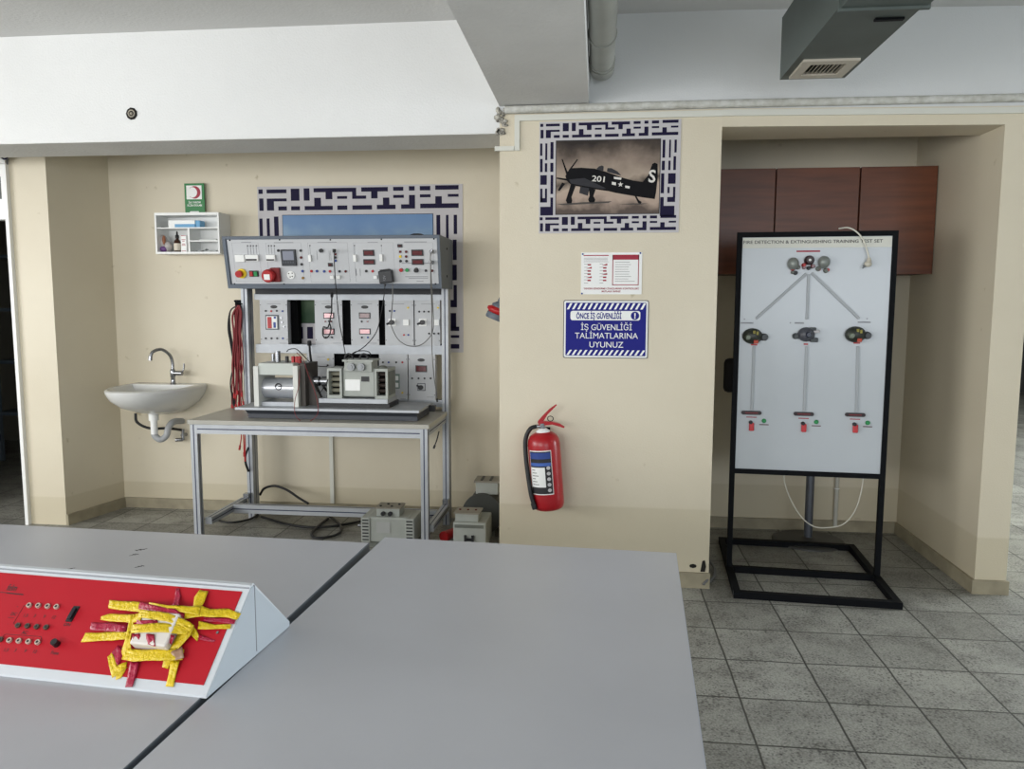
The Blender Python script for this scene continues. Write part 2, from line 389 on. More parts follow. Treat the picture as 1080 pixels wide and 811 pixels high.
b2 = MB().ring((cx+.002, YF-.008, cz), (0, 1, 0), .018, .004, 10).sphere((cx, YF-.006, cz), .009, .006, .009, 8)
o = tag(b.build('broken_hole', mat('hole_dark', '#1c1a17', .9)), 'small dark hole broken in the white ceiling beam', 'hole'); b2.build('rim', mat('hole_rim', '#a19a8c', .8), o)
pp = thing('drain_pipe', 'thick grey pipe under the ceiling right of the central beam', 'pipe', (0, 2.5, 2.66))
PG = mat('old_grey_pipe', '#a9aba4', .5, var=.12, vscale=8)
MB().cyl((.003, -3.9, 2.735), (.003, 4.12, 2.735), .06, 28).build('pipe_run', PG, pp)
MB().lathe([(.064, 0), (.064, .1), (.06, .1)], (.003, 4.02, 2.735), (0, 1, 0), 28).build('end_cap', PG, pp)
for yy in (3.6, 2.4, 3.98): MB().ring((.003, yy, 2.735), (0, 1, 0), .0615, .004, 28).build('collar', PG, pp)

# ventilation duct
dk = thing('air_duct', 'dark grey sheet metal air duct hanging from the ceiling with a grille', 'duct', (.95, 2.6, 2.567))
DM = mat('galvanised_duct', '#5f6864', .45, .35, var=.12, vscale=5); DB = mat('duct_bottom', '#5f6864', .45, .35)
X0, X1, Y0, Y1, Z0, Z1 = .815, 1.10, 1.2, 3.8, 2.567, 2.84
gx0, gx1, gy0, gy1 = .845, 1.075, 3.50, 3.755
MB().box(X0, X1, Y0, 2.9, Z0-.012, Z1+.01).box(X0, X1, 2.9, gy0, Z0, Z1).box(X0, gx0, gy0, Y1, Z0, Z1).box(gx1, X1, gy0, Y1, Z0, Z1).box(gx0, gx1, gy1, Y1, Z0, Z1).box(gx0, gx1, gy0, gy1, Z0+.09, Z1).build('casing', DM, dk); MB().box(gx0+.01, gx1-.01, gy0+.01, gy1-.01, Z0+.07, Z0+.088).build('throat_shade', VOID, dk)  # black sheet paints the shade inside the duct throat
MB().box(X0-.008, X1+.008, 2.89, 2.905, Z0-.022, Z1+.02).build('flange', DM, dk); MB().box(X0-.006, X1+.006, 1.9, 1.912, Z0-.02, Z1+.02).build('flange', DM, dk)
MB().box(X0+.16, X0+.26, 3.03, 3.05, Z0-.008, Z0).build('damper_handle', BLKM, dk)
g_ = MB().box(gx0, gx0+.04, gy0, gy1, Z0-.01, Z0+.006).box(gx1-.04, gx1, gy0, gy1, Z0-.01, Z0+.006).box(gx0+.04, gx1-.04, gy0, gy0+.05, Z0-.01, Z0+.006).box(gx0+.04, gx1-.04, gy1-.05, gy1, Z0-.01, Z0+.006).build('grille_frame', mat('grille_cream', '#b9b2a4', .5), dk)
b = MB()
for i in range(9):
    x = gx0+.05+i*.0165; a = .5 + random.uniform(-.3, .3)
    b.box(-.0012, .0012, gy0+.052, gy1-.052, -.006, .006, Matrix.Translation((x, 0, Z0)) @ Matrix.Rotation(a, 4, 'Y'))
b.build('louvres', MATS['grille_cream'], g_)
for yy in (1.6, 3.3):
    for xx in (X0+.02, X1-.02): MB().cyl((xx, yy, Z1), (xx, yy, ZC), .004, 8).build('hanger_rod', STEEL, dk)

# ---------------------------------------------------------------- posters
def unit_pattern():
    o, W = (70, 52), 938.
    top = [(76,96,64,84),(114,207,65,82),(227,267,63,116),(287,314,62,116),(333,529,62,80),(388,419,80,111),(510,529,80,111),(529,574,97,111),(552,673,61,80),(597,626,80,110),(697,743,61,78),(768,794,59,78),(817,864,59,78),(886,990,57,76),
     (78,98,104,159),(114,207,105,118),(114,147,118,158),(167,207,140,158),(227,268,140,158),(335,366,104,140),(290,420,140,158),(441,487,98,110),(441,487,139,158),(510,600,139,158),(650,679,107,138),(622,707,138,157),(697,745,96,109),(768,795,97,137),(732,795,137,156),(817,865,95,108),(886,915,104,135),(818,990,135,155),(942,990,95,107)]
    R = [((a-o[0])/W, (b-o[0])/W, (c-o[1])/W, (d_-o[1])/W) for a, b, c, d_ in top]
    asp = .787
    R += [(a, b, asp-.128+c, asp-.128+d_) for a, b, c, d_ in R]
    L_ = [(160,173,222,292),(190,202,222,317),(220,238,215,312),(160,175,310,385),(188,202,335,385),(220,238,333,385),(162,200,403,458),(222,238,403,512),(162,175,480,560),(162,202,535,560),(190,202,480,535),(222,238,532,635),(163,222,585,635)]
    R_ = [(865,880,190,290),(902,912,190,290),(932,945,190,262),(863,880,307,360),(900,912,307,360),(928,943,283,360),(860,878,378,490),(900,943,378,437),(898,910,455,490),(930,943,455,540),(898,930,512,540),(858,878,512,620),(878,940,562,620)]
    R += [((a-155)/812, (b-155)/812, (c-100)/812, (d_-100)/812) for a, b, c, d_ in L_]
    R += [((a-155)/812, (b-155)/812, (c-75)/812, (d_-75)/812) for a, b, c, d_ in R_]
    return R
PAT = unit_pattern()
def poster(label, x0, z1, W, Y, aspect, picm):
    t = thing('poster', label, 'poster', (x0+W/2, Y, z1-aspect*W))
    MB().box(x0, x0+W, Y-.004, Y, z1-aspect*W, z1).build('sheet', PAPER, t)
    b = MB(); k = aspect/.787
    for a, c, v0, v1 in PAT: b.box(x0+a*W, x0+c*W, Y-.005, Y-.004, z1-v1*W*k, z1-v0*W*k)
    b.build('lattice_border', NAVY, t)
    u0, u1, v0, v1 = .124, .857, .137, .650
    P = (x0+u0*W, x0+u1*W, z1-v1*W*k, z1-v0*W*k)
    MB().box(P[0]-.004, P[1]+.004, Y-.0055, Y-.004, P[2]-.004, P[3]+.004).build('picture_edge', INK, t)
    pic = MB().box(P[0], P[1], Y-.0065, Y-.0055, P[2], P[3]).build('picture', picm, t)
    return t, P, pic
def pic_mat(name, stops, axis_lo, axis_hi, nscale, namt):
    m = bpy.data.materials.new(name); m.use_nodes = True; N = m.node_tree.nodes; L = m.node_tree.links; b = N['Principled BSDF']; b.inputs['Roughness'].default_value = .5; b.inputs['Specular IOR Level'].default_value = .2
    g = N.new('ShaderNodeNewGeometry'); sp = N.new('ShaderNodeSeparateXYZ'); L.new(g.outputs['Position'], sp.inputs[0])
    n = N.new('ShaderNodeTexNoise'); n.inputs['Scale'].default_value = nscale; n.inputs['Detail'].default_value = 5; L.new(g.outputs['Position'], n.inputs['Vector'])
    r = N.new('ShaderNodeMapRange'); L.new(sp.outputs['Z'], r.inputs[0]); r.inputs[1].default_value = axis_lo; r.inputs[2].default_value = axis_hi
    a = N.new('ShaderNodeMath'); a.operation = 'MULTIPLY_ADD'; L.new(n.outputs['Fac'], a.inputs[0]); a.inputs[1].default_value = namt; L.new(r.outputs[0], a.inputs[2])
    s2 = N.new('ShaderNodeMath'); s2.operation = 'SUBTRACT'; L.new(a.outputs[0], s2.inputs[0]); s2.inputs[1].default_value = namt/2
    cr = N.new('ShaderNodeValToRGB'); L.new(s2.outputs[0], cr.inputs[0]); e = cr.color_ramp.elements
    e[0].position, e[0].color = stops[0][0], hexc(stops[0][1]); e[1].position, e[1].color = stops[-1][0], hexc(stops[-1][1])
    for p, c in stops[1:-1]: x = e.new(p); x.color = hexc(c)
    L.new(cr.outputs[0], b.inputs['Base Color']); return m
m_air = pic_mat('brown_cloud_print', [(0, '#5c5049'), (.14, '#b39f90'), (.3, '#b8a696'), (.42, '#5a5047'), (.55, '#ab9b8b'), (.72, '#8a7b6f'), (.88, '#50463f'), (1, '#2e2825')], 2.02, 2.39, 7, .55)
pa, P, pic = poster('poster of a black propeller aeroplane in a navy lattice border', -.319, 2.49, .732, YF, .787, m_air)
# aeroplane, crop coordinates of the print -> poster plane
def ac(x, y):
    yy = y + 25*(x-255)/595.
    return (P[0]+(x-255)/595.*(P[1]-P[0]), P[3]-(yy-217)/412.*(P[3]-P[2]))
PY = YF-.0066
def acp(pts, name, m, parent, d=.0006): return MB().prism([ac(*p) for p in pts], PY-d, PY, 'xz').build(name, m, parent)
PL = mat('aeroplane_print', '#0c0c10', .6, spec=.15); PG2 = mat('aeroplane_grey_print', '#37373b', .6, spec=.15); LW = mat('pale_print', '#dcd8d2', .4)
acp([(258,572),(420,556),(580,546),(560,556),(300,577)], 'ground_shadow', mat('print_shadow', '#3d352f', .4), pic)
acp([(620,562),(700,554),(790,552),(740,560)], 'ground_shadow', MATS['print_shadow'], pic)
fus = acp([(308,412),(322,385),(345,366),(400,362),(480,365),(500,372),(540,380),(640,412),(700,426),(755,432),(785,395),(808,330),(822,323),(838,330),(840,405),(832,490),(826,526),(765,520),(700,512),(600,498),(560,490),(490,482),(400,470),(345,462),(318,440)], 'aeroplane', PL, pic)
acp([(330,430),(420,420),(545,474),(520,478),(400,462),(340,452)], 'wing', PG2, pic, .0009)
acp([(488,366),(502,352),(520,346),(530,352),(528,376),(500,373)], 'canopy', PG2, pic, .0004)
acp([(548,378),(552,360),(575,360),(610,378),(632,400),(560,384)], 'canopy', PG2, pic, .0004)
for q in ([(285,317),(291,316),(325,398),(314,405)], [(376,313),(380,318),(333,385),(325,380)], [(258,420),(330,428),(330,440),(256,428)], [(265,492),(275,498),(308,455),(290,448)]): acp(q, 'propeller_blade', PL, pic, .0005)
acp([(340,460),(368,466),(345,530),(350,548),(345,566),(322,568),(312,550),(318,530)], 'undercarriage', PL, pic)
acp([(445,475),(485,482),(472,520),(484,540),(478,556),(450,558),(442,540),(450,520)], 'undercarriage', PL, pic)
acp([(395,470),(450,475),(440,520),(390,505)], 'undercarriage', PG2, pic, .0004)
acp([(710,512),(722,514),(735,535),(752,545),(745,555),(732,552)], 'tail_wheel', PL, pic)
b = MB()
cx, cz = ac(628, 450); st = []
for k in range(10):
    a = PI/2 + k*PI/5; r_ = .0145 if k % 2 == 0 else .006; st.append((cx+r_*math.cos(a), cz+r_*math.sin(a)))
b.prism(st, PY-.0016, PY-.0008, 'xz')
for q in ([(578,436),(602,440),(602,456),(578,452)], [(655,455),(682,459),(680,472),(655,468)], [(588,408),(634,412),(630,424),(590,420)]): b.prism([ac(*p) for p in q], PY-.0016, PY-.0008, 'xz')
b.build('star_marking', LW, pic)
x, z = ac(503, 438); MB().text('201', XZ(x, PY-.0008, z, .1), .029, width=.066, bold=.015).build('lettering', LW, pic)
x, z = ac(806, 432); MB().text('S', XZ(x, PY-.0008, z, .06), .062, width=.036, bold=.02).build('lettering', LW, pic)
m_sky = pic_mat('landscape_print', [(0, '#2f4a33'), (.25, '#6c7d62'), (.42, '#3a5740'), (.5, '#9db2bf'), (.68, '#8fa9c0'), (.82, '#7392b8'), (1, '#5f83b0')], 1.42, 2.22, 4, .35)
pb, P2, pic2 = poster('poster with a blue sky in a navy lattice border behind the workbench', -2.42, 2.36, 1.48, YA, .787, m_sky)

# ---------------------------------------------------------------- signs on the pillar
BS = mat('royal_blue_sign', '#1f2280', .6, spec=.2)
def rrect(x0, x1, z0, z1, r, n=5):
    pts = []
    for cx, cz, a0 in ((x1-r, z1-r, 0), (x0+r, z1-r, PI/2), (x0+r, z0+r, PI), (x1-r, z0+r, 1.5*PI)):
        for k in range(n+1): a = a0+PI/2*k/n; pts.append((cx+r*math.cos(a), cz+r*math.sin(a)))
    return pts
sg = thing('safety_sign', 'blue safety sign reading ÖNCE İŞ GÜVENLİĞİ on the pillar', 'sign', (.043, YF, 1.255))
x0, x1, z0, z1 = -.180, .264, 1.255, 1.557; y = YF
MB().prism(rrect(x0-.004, x1+.004, z0-.004, z1+.004, .01), y-.003, y, 'xz').build('backing', mat('sign_edge', '#3a3a3c', .5), sg)
MB().prism(rrect(x0, x1, z0, z1, .008), y-.0045, y-.003, 'xz').build('white_plate', WHT, sg)
MB().prism(rrect(x0+.009, x1-.009, z0+.009, z1-.009, .004), y-.0055, y-.0045, 'xz').build('blue_field', BS, sg)
b = MB()
for row in ((z1-.045, z1-.012), (z0+.012, z0+.040)):
    for i in range(15):
        a = x0+.014+i*.0278; b.prism([(a, row[0]), (a+.012, row[0]), (a+.03 if a+.03 < x1-.01 else x1-.01, row[1]), (a+.018, row[1])], y-.0062, y-.0055, 'xz')
b.build('hazard_stripes', WHT, sg)
MB().prism(rrect(x0+.034, x1-.040, z1-.103, z1-.053, .012), y-.0065, y-.0055, 'xz').build('heading_band', WHT, sg)
MB().text('ÖNCE İŞ GÜVENLİĞİ', XZ(x0+.185, y-.0062, z1-.094), .029, width=.24, bold=.03).build('lettering', BS, sg)
MB().lathe([(.022, 0), (.022, .001)], (x1-.068, y-.0065, z1-.078), (0, -1, 0), 20).build('exclamation_disc', BS, sg)
MB().text('!', XZ(x1-.068, y-.0072, z1-.092), .028, bold=.04).build('lettering', WHT, sg)
MB().text('İŞ GÜVENLİĞİ', XZ(.046, y-.0062, z1-.155), .031, width=.27, bold=.003).build('lettering', WHT, sg)
MB().text('TALİMATLARINA', XZ(.046, y-.0062, z1-.200), .031, width=.335).build('lettering', WHT, sg)
MB().text('UYUNUZ', XZ(.046, y-.0062, z1-.248), .031, width=.18, bold=.003).build('lettering', WHT, sg)
ns = thing('instruction_sign', 'small white instruction sheet with red box above the blue sign', 'sign', (.07, YF, 1.60))
x0, x1, z0, z1 = -.092, .228, 1.592, 1.812
MB().box(x0, x1, y-.004, y, z0, z1).build('sheet', WHT, ns)
b = MB(); bx0, bx1, bz0, bz1 = x0+.165, x1-.016, z0+.048, z1-.012
b.box(bx0, bx1, y-.0048, y-.004, bz0, bz0+.004).box(bx0, bx0+.004, y-.0048, y-.004, bz0, bz1).box(bx1-.004, bx1, y-.0048, y-.004, bz0, bz1).box(bx0, bx1, y-.0048, y-.004, bz1-.026, bz1)
b.text('YANGIN SÖNDÜRME CİHAZLARININ KONTROLLERİ', XZ((x0+x1)/2, y-.0045, z0+.026), .009, width=.29, bold=.02)
b.text('MUTLAKA YAPINIZ', XZ((x0+x1)/2, y-.0045, z0+.011), .009, width=.1, bold=.02)
for k in range(6):
    zz = z1-.068-k*.0165
    for xx in (x0+.016, x0+.098):
        b.box(xx+.018, xx+.036, y-.0048, y-.004, zz, zz+.008) if (k+int(xx*100)) % 3 else b.prism([(xx+.01, zz), (xx+.04, zz), (xx+.04, zz+.01)], y-.0048, y-.004, 'xz')
b.box(x0+.012, x0+.145, y-.0048, y-.004, z1-.018, z1-.013)
b.build('red_print', RINK, ns)
b = MB()
for k in range(9):
    zz = z1-.052-k*.0125; b.box(bx0+.014, bx0+.014+random.uniform(.07, .11), y-.0048, y-.004, zz, zz+.0018)
for k in range(3): b.box(x0+.014, x0+.14, y-.0048, y-.004, z1-.030-k*.007, z1-.0285-k*.007)
b.box(x0+.012, x0+.148, y-.0048, y-.004, z1-.050, z1-.049)
for k in range(7):
    zz = z1-.062-k*.0165
    for xx in (x0+.016, x0+.098): b.box(xx, xx+random.uniform(.015, .035), y-.0048, y-.004, zz, zz+.0018)
b.build('black_print', mat('faded_ink', '#6b6468', .6), ns)
for xx, zz in ((x0+.008, z1-.008), (x1-.01, z1-.004), (x0+.006, z0+.004)): MB().sphere((xx, y-.005, zz), .005, .003, .005, 8).build('push_pin', BLUE, ns)

# fire extinguisher
fe = thing('fire_extinguisher', 'red fire extinguisher with black hose hanging on the pillar', 'fire extinguisher', (-.25, YF-.1, .42))
T = Matrix.Translation((-.250, YF-.1, .440)) @ Matrix.Rotation(math.radians(-4.5), 4, 'Y') @ Matrix.Diagonal((1.09, 1.09, 1.03, 1))
RE = mat('extinguisher_red', '#a81620', .28)
MB(T).lathe([(.0, .0), (.05, .0), (.062, .004), (.073, .012), (.079, .03), (.080, .06), (.080, .345), (.077, .370), (.066, .392), (.046, .406), (.025, .412)], (0, 0, 0), (0, 0, 1), 36).build('cylinder', RE, fe)
MB(T).lathe([(.034, .408), (.034, .416), (.022, .424), (.018, .428)], (0, 0, 0), n=24).build('neck_ring', WHT, fe)
MB(T).cyl((0, 0, .42), (0, 0, .455), .015, 16).cyl((-.03, 0, .44), (0, 0, .44), .01, 12).build('valve', STEEL, fe)
MB(T).prism([(-.018, .448), (.01, .444), (.05, .446), (.105, .424), (.108, .430), (.085, .448), (.045, .462), (.008, .466), (-.016, .462)], -.011, .011, 'xz').build('carry_handle', RE, fe)
MB(T).prism([(-.022, .456), (.004, .462), (.030, .500), (.078, .545), (.074, .550), (.04, .528), (.002, .492), (-.02, .468)], -.010, .010, 'xz').build('squeeze_lever', RE, fe)
MB(T).ring((.042, -.012, .478), (0, 1, .2), .014, .002, 16).build('safety_pin', BLKM, fe)
MB(T).tube([(-.03, 0, .44), (-.06, -.01, .430), (-.086, -.012, .38), (-.091, -.02, .3), (-.086, -.035, .2), (-.076, -.055, .10), (-.066, -.062, .05)], .011, 10).build('hose', CABLE, fe)
MB(T).tube([(-.068, -.062, .052), (-.06, -.066, .02)], .013, 10, smooth=0).ring((-.06, -.066, .058), (1, 0, .3), .012, .003, 12).build('nozzle', BLACK, fe)
def arc_label(z0, z1, a0, a1, r, m, name, n=14):
    vs = []; 
    for z in (z0, z1):
        for k in range(n+1): a = math.radians(a0+(a1-a0)*k/n); vs.append((r*math.sin(a), -r*math.cos(a), z))
    fs = [(k, k+1, n+2+k, n+1+k) for k in range(n)]
    return MB(T).add(vs, fs, True).build(name, m, fe)
arc_label(.095, .325, -58, 28, .0804, WHT, 'label_border')
arc_label(.100, .320, -56, 26, .0807, INK, 'label')
arc_label(.282, .314, -54, 24, .0811, BLUE, 'label_heading')
arc_label(.245, .262, -54, 24, .0811, mat('label_blue', '#3f63b0', .4), 'label_band')
arc_label(.135, .238, -54, 2, .0811, WHT, 'label_text_block')
for k in range(6):
    zz = .148+k*.015; arc_label(zz, zz+.003, -48, -22-(k % 3)*6, .0814, INK, 'label_text', 6)
for k in range(5):
    a = math.radians(14); zz = .115+k*.029; rr = .0812
    MB(T).lathe([(.0095, 0), (.0095, .0006)], (rr*math.sin(a), -rr*math.cos(a), zz+.004), (math.sin(a), -math.cos(a), 0), 14).build('pictogram', PAPER, fe)
MB().box(-.29, -.25, YF-.006, YF, .82, .87).box(-.275, -.262, YF-.09, YF-.006, .862, .872).build('wall_bracket', BLKM, fe)

# red and grey fitting behind the pillar
T = Matrix.Translation((-.545, 4.62, 1.50)) @ Matrix.Rotation(math.radians(22), 4, 'Y')
lp = thing('industrial_socket', 'grey and red industrial plug fitting peeking from behind the pillar', 'socket', (-.545, 4.62, 1.44))
G1 = mat('slate_plastic', '#5c6570', .5)
MB(T).lathe([(.028, .02), (.034, .06), (.022, .16)], (-.035, 0, -.02), n=20).lathe([(.055, .018), (.058, .03), (.035, .05)], (-.035, 0, -.02), n=20).build('cable_gland', G1, lp)
MB(T).lathe([(.060, -.02), (.078, -.005), (.076, .008), (.05, .022)], (-.035, 0, -.02), n=24).build('red_collar', RED, lp)
MB(T).lathe([(.066, -.055), (.070, -.045), (.066, -.02)], (-.035, 0, -.02), n=24).build('base_ring', G1, lp)
MB().box(-.56, -.53, 4.59, 4.65, 1.48, 1.56).build('wall_mount', G1, lp)

# ---------------------------------------------------------------- medicine cabinet and first aid sign
mc = thing('medicine_cabinet', 'white open wall cabinet with first aid supplies beside the console', 'cabinet', (-2.96, YA, 1.88))
def mp(px, py, Y=5.23): v = atY(px, py, Y); return v.x, v.z
cx0, cz1 = mp(162.5, 224.5); cx1, cz0 = mp(232, 267.5)
ft = .012
MB().box(cx0, cx1, 5.388, 5.399, cz0, cz1).box(cx0, cx0+ft, 5.23, 5.388, cz0, cz1).box(cx1-ft, cx1, 5.23, 5.388, cz0, cz1).box(cx0+ft, cx1-ft, 5.23, 5.388, cz1-.018, cz1).box(cx0+ft, cx1-ft, 5.23, 5.388, cz0, cz0+.014).build('body', WHT, mc)
sz1 = mp(200, 240.2)[1]; sz2 = mp(215, 254)[1]; dx = mp(198.8, 250)[0]
MB().box(cx0+ft, cx1-ft, 5.236, 5.388, sz1-.004, sz1+.004).build('shelf', WHT, mc)
MB().box(dx+.006, cx1-ft, 5.236, 5.388, sz2-.004, sz2+.004).build('shelf', WHT, mc)
MB().box(dx-.006, dx+.006, 5.234, 5.388, cz0+.014, sz1-.004).build('divider', WHT, mc)
MB().cyl((cx1-.035, 5.388, sz1+.03), (cx1-.035, 5.38, sz1+.03), .004, 10).build('screw', BLKM, mc)
zb = cz0+.014
def it(px): return atY(px, 260, 5.29).x
o = MB().box(it(180), it(208), 5.27, 5.35, sz1+.004, sz1+.058, bev=.003).build('carton', WHT); tag(o, 'long white and blue carton on the top cabinet shelf', 'box')
MB().box(it(187), it(208)+.0005, 5.268, 5.3505, sz1+.0045, sz1+.03).box(it(208), it(213), 5.275, 5.345, sz1+.0045, sz1+.055, bev=.004).build('blue_print', mat('light_blue_print', '#69a6cf', .5), o)
o = MB().box(it(166), it(174), 5.29, 5.33, sz1+.004, sz1+.014, bev=.003).box(it(173), it(180), 5.28, 5.32, sz1+.004, sz1+.009).build('small_tool', mat('dull_metal', '#75777a', .4, .6)); tag(o, 'small dark clip lying left on the top cabinet shelf', 'clip')
zs = zb+.001
bo = thing('dropper_bottle', 'small brown dropper bottle with white label in the wall cabinet', 'bottle', (it(186.5), 5.30, zs))
bx = it(186.5)
MB().lathe([(.02, 0), (.024, .004), (.024, .072), (.018, .085), (.010, .092), (.010, .105)], (bx, 5.30, zs), n=20).build('bottle_body', mat('brown_glass', '#3a2216', .15), bo)
MB().lathe([(.0245, .012), (.0245, .062)], (bx, 5.30, zs), n=20, caps=False).build('label', mat('cream_label', '#d8cfbe', .6), bo)
MB().lathe([(.013, .098), (.013, .118), (.006, .124), (.006, .142), (.002, .148)], (bx, 5.30, zs), n=16).build('dropper_cap', BLACK, bo)
bx = it(195)
o = MB().box(bx-.02, bx+.02, 5.275, 5.315, zs, zs+.118).build('carton', WHT); tag(o, 'small upright white carton beside the brown bottle', 'box')
b = MB()
for k, (h, ww) in enumerate(((.112, .036), (.085, .03), (.055, .024), (.045, .028), (.006, .032), (.075, .018))): b.box(bx-ww/2, bx+ww/2, 5.2742, 5.275, zs+h, zs+h+.004)
b.build('red_print', RINK, o)
o = MB().sphere((it(171.5), 5.30, zs+.062), .034, .03, .062, 14).sphere((it(177), 5.295, zs+.04), .028, .03, .04, 12).build('plastic_bag', mat('crinkled_bag', '#cfc9c6', .4, var=.3, vscale=30, bump=.8, bscale=40)); tag(o, 'crumpled plastic bag with orange and purple in the wall cabinet', 'bag')
MB().sphere((it(174.3), 5.277, zs+.085), .012, .012, .034, 10).build('orange_packet', mat('orange_print', '#a5694a', .5), o)
MB().sphere((it(173.5), 5.277, zs+.022), .03, .02, .02, 10).build('purple_packet', mat('purple_print', '#76508c', .5), o)
o = MB().box(it(211), it(229), 5.28, 5.34, sz2+.004, sz2+.018, bev=.003).build('sealed_packet', mat('clear_film', '#c6cac6', .3)); tag(o, 'flat clear packet on the middle right cabinet shelf', 'packet')
b = MB()
for i in range(5): b.box(-.03, .03, -.02, .02, 0, .006, Matrix.Translation((it(204+i*5.2), 5.29+.01*(i % 2), zs+.002+.004*(i % 3))) @ Matrix.Rotation(random.uniform(-.25, .25), 4, 'Y'))
tag(b.build('dressing_packets', mat('packet_grey', '#b7bcbb', .4, var=.4, vscale=40)), 'heap of flat dressing packets on the bottom right cabinet shelf', 'packets')['kind'] = 'stuff'
fs = thing('first_aid_sign', 'green first aid sign with a red crescent above the wall cabinet', 'sign', (-2.89, YA, 2.18))
a0 = atY(194.2, 193.5, YA-.03); a1 = atY(216, 223, YA-.03)
x0, x1, z1, z0 = a0.x, a1.x, a0.z, a1.z-.012; y = YA-.03; W = x1-x0
MB().box(x0, x1, y, y+.008, z0, z1).build('plate', mat('first_aid_green', '#1f7b3d', .4), fs)
MB().box(x0+.1*W, x0+.88*W, y-.001, y, z1-.76*W, z1-.1*W).build('white_field', WHT, fs)
cxx, czz = x0+.52*W, z1-.43*W; R1, R2 = .30*W, .25*W; pts = []
for k in range(25): a = math.radians(-140+280*k/24); pts.append((cxx+R1*math.cos(a), czz+R1*math.sin(a)))
ex = cxx-.13*W
for k in range(25): a = math.radians(118-236*k/24); pts.append((ex+R2*math.cos(a)+.01*W, czz+R2*math.sin(a)))
b = MB()
n = 25
for k in range(24): b.prism([pts[k], pts[k+1], pts[49-k-1], pts[49-k]], y-.002, y-.001, 'xz')
b.build('crescent', mat('crescent_red', '#a01733', .4), fs)
MB().text('İLK YARDIM', XZ(x0+.5*W, y-.0005, z1-.95*W), .013, width=.62*W, bold=.02).text('ECZA DOLABI', XZ(x0+.5*W, y-.0005, z1-1.09*W), .013, width=.74*W, bold=.02).prism([(x0+.2*W, z0), (x0+.75*W, z0), (x0+.68*W, z0+.014), (x0+.26*W, z0+.014)], y-.001, y, 'xz').build('lettering', WHT, fs)

# ---------------------------------------------------------------- sink
sk = thing('wash_basin', 'white ceramic wash basin on the wall left of the workbench', 'sink', (-3.15, 5.3, .7))
CER = mat('white_ceramic', '#dcdddb', .12, spec=.6)
def outline(hw, dep, yb, n=40, xc=-3.125):
    pts = []
    for k in range(n+1):
        t = PI*k/n; c_, s_2 = math.cos(t), math.sin(t)
        pts.append((xc - hw*(.885+.115*min(1, s_2/.45))*math.copysign(abs(c_)**.8, c_), yb - dep*abs(s_2)**.95))
    return pts
rings = []
yb = YA-.002
def rg(hw, dep, z, yback=yb): rings.append([(p[0], p[1], z) for p in outline(hw, dep, yback)])
rg(.10, .24, .745); rg(.165, .37, .775); rg(.235, .50, .82); rg(.285, .58, .875); rg(.303, .615, .925); rg(.303, .618, .942); rg(.294, .605, .950)
rg(.268, .455, .949, YA-.12); rg(.258, .44, .93, YA-.125); rg(.205, .375, .88, YA-.15); rg(.13, .24, .84, YA-.2); rg(.03, .05, .83, YA-.28)
vs = [p for r_ in rings for p in r_]; n = 41; fs = []
for i in range(len(rings)-1):
    for k in range(n): a = i*n+k; b_ = i*n+(k+1) % n; fs.append((a, b_, b_+n, a+n))
fs.append(tuple(range(n-1, -1, -1))); fs.append(tuple((len(rings)-1)*n+k for k in range(n)))
o = MB().add(vs, fs, True).build('basin', CER, sk)
mo = o.modifiers.new('smooth', 'EDGE_SPLIT'); mo.split_angle = math.radians(60)
MB().lathe([(.012, 0), (.012, .003)], (-3.08, YA-.142, .9), (0, -1, 0), 14).build('overflow_hole', BLACK, sk)
MB().lathe([(.022, 0), (.022, .004)], (-3.14, YA-.3, .83), n=16).build('drain', STEEL, sk)
tx, ty = -3.07, 5.32
tp = MB().lathe([(.024, 0), (.017, .01), (.015, .05), (.019, .055), (.019, .10), (.013, .11)], (tx, ty, .95), n=18)
tp.tube([(tx, ty, 1.04), (tx, ty, 1.11), (tx-.012, ty-.015, 1.165), (tx-.045, ty-.06, 1.205), (tx-.08, ty-.11, 1.19), (tx-.09, ty-.125, 1.155)], .0115, 12)
tp.cyl((tx-.09, ty-.125, 1.16), (tx-.092, ty-.128, 1.13), .014, 12)
tp.build('tap', STEEL, sk)
MB().cyl((tx, ty, 1.03), (tx+.075, ty-.005, 1.03), .017, 12).tube([(tx+.07, ty, 1.03), (tx+.085, ty, 1.06), (tx+.09, ty, 1.10)], .006, 8).build('tap_handle', STEEL, sk)
PV = mat('grey_pvc', '#a8aaac', .4)
dx_ = -3.155; dy_ = 5.19
MB().cyl((dx_, dy_, .70), (dx_, dy_, .752), .034, 16).cyl((dx_, dy_, .60), (dx_, dy_, .71), .024, 16).build('drain_tail', WHT, sk)
MB().tube([(dx_, dy_, .62), (dx_+.005, dy_, .585), (dx_+.04, dy_+.01, .56), (dx_+.072, dy_+.03, .585), (dx_+.08, dy_+.05, .64), (dx_+.09, dy_+.1, .675), (dx_+.095, YA, .665)], .023, 12).build('trap', PV, sk)
MB().tube([(dx_-.15, dy_+.02, .745), (dx_-.14, dy_+.02, .68), (dx_-.06, dy_+.04, .635), (dx_+.06, dy_+.08, .63), (dx_+.12, YA-.03, .60)], .010, 8).build('supply_hose', CABLE, sk)
MB().cyl((dx_+.12, YA, .565), (dx_+.12, YA-.05, .565), .014, 12).cyl((dx_+.12, YA-.04, .53), (dx_+.12, YA-.04, .61), .012, 12).cyl((dx_+.07, YA-.05, .53), (dx_+.12, YA-.05, .535), .014, 10).build('shut_off_valve', STEEL, sk)

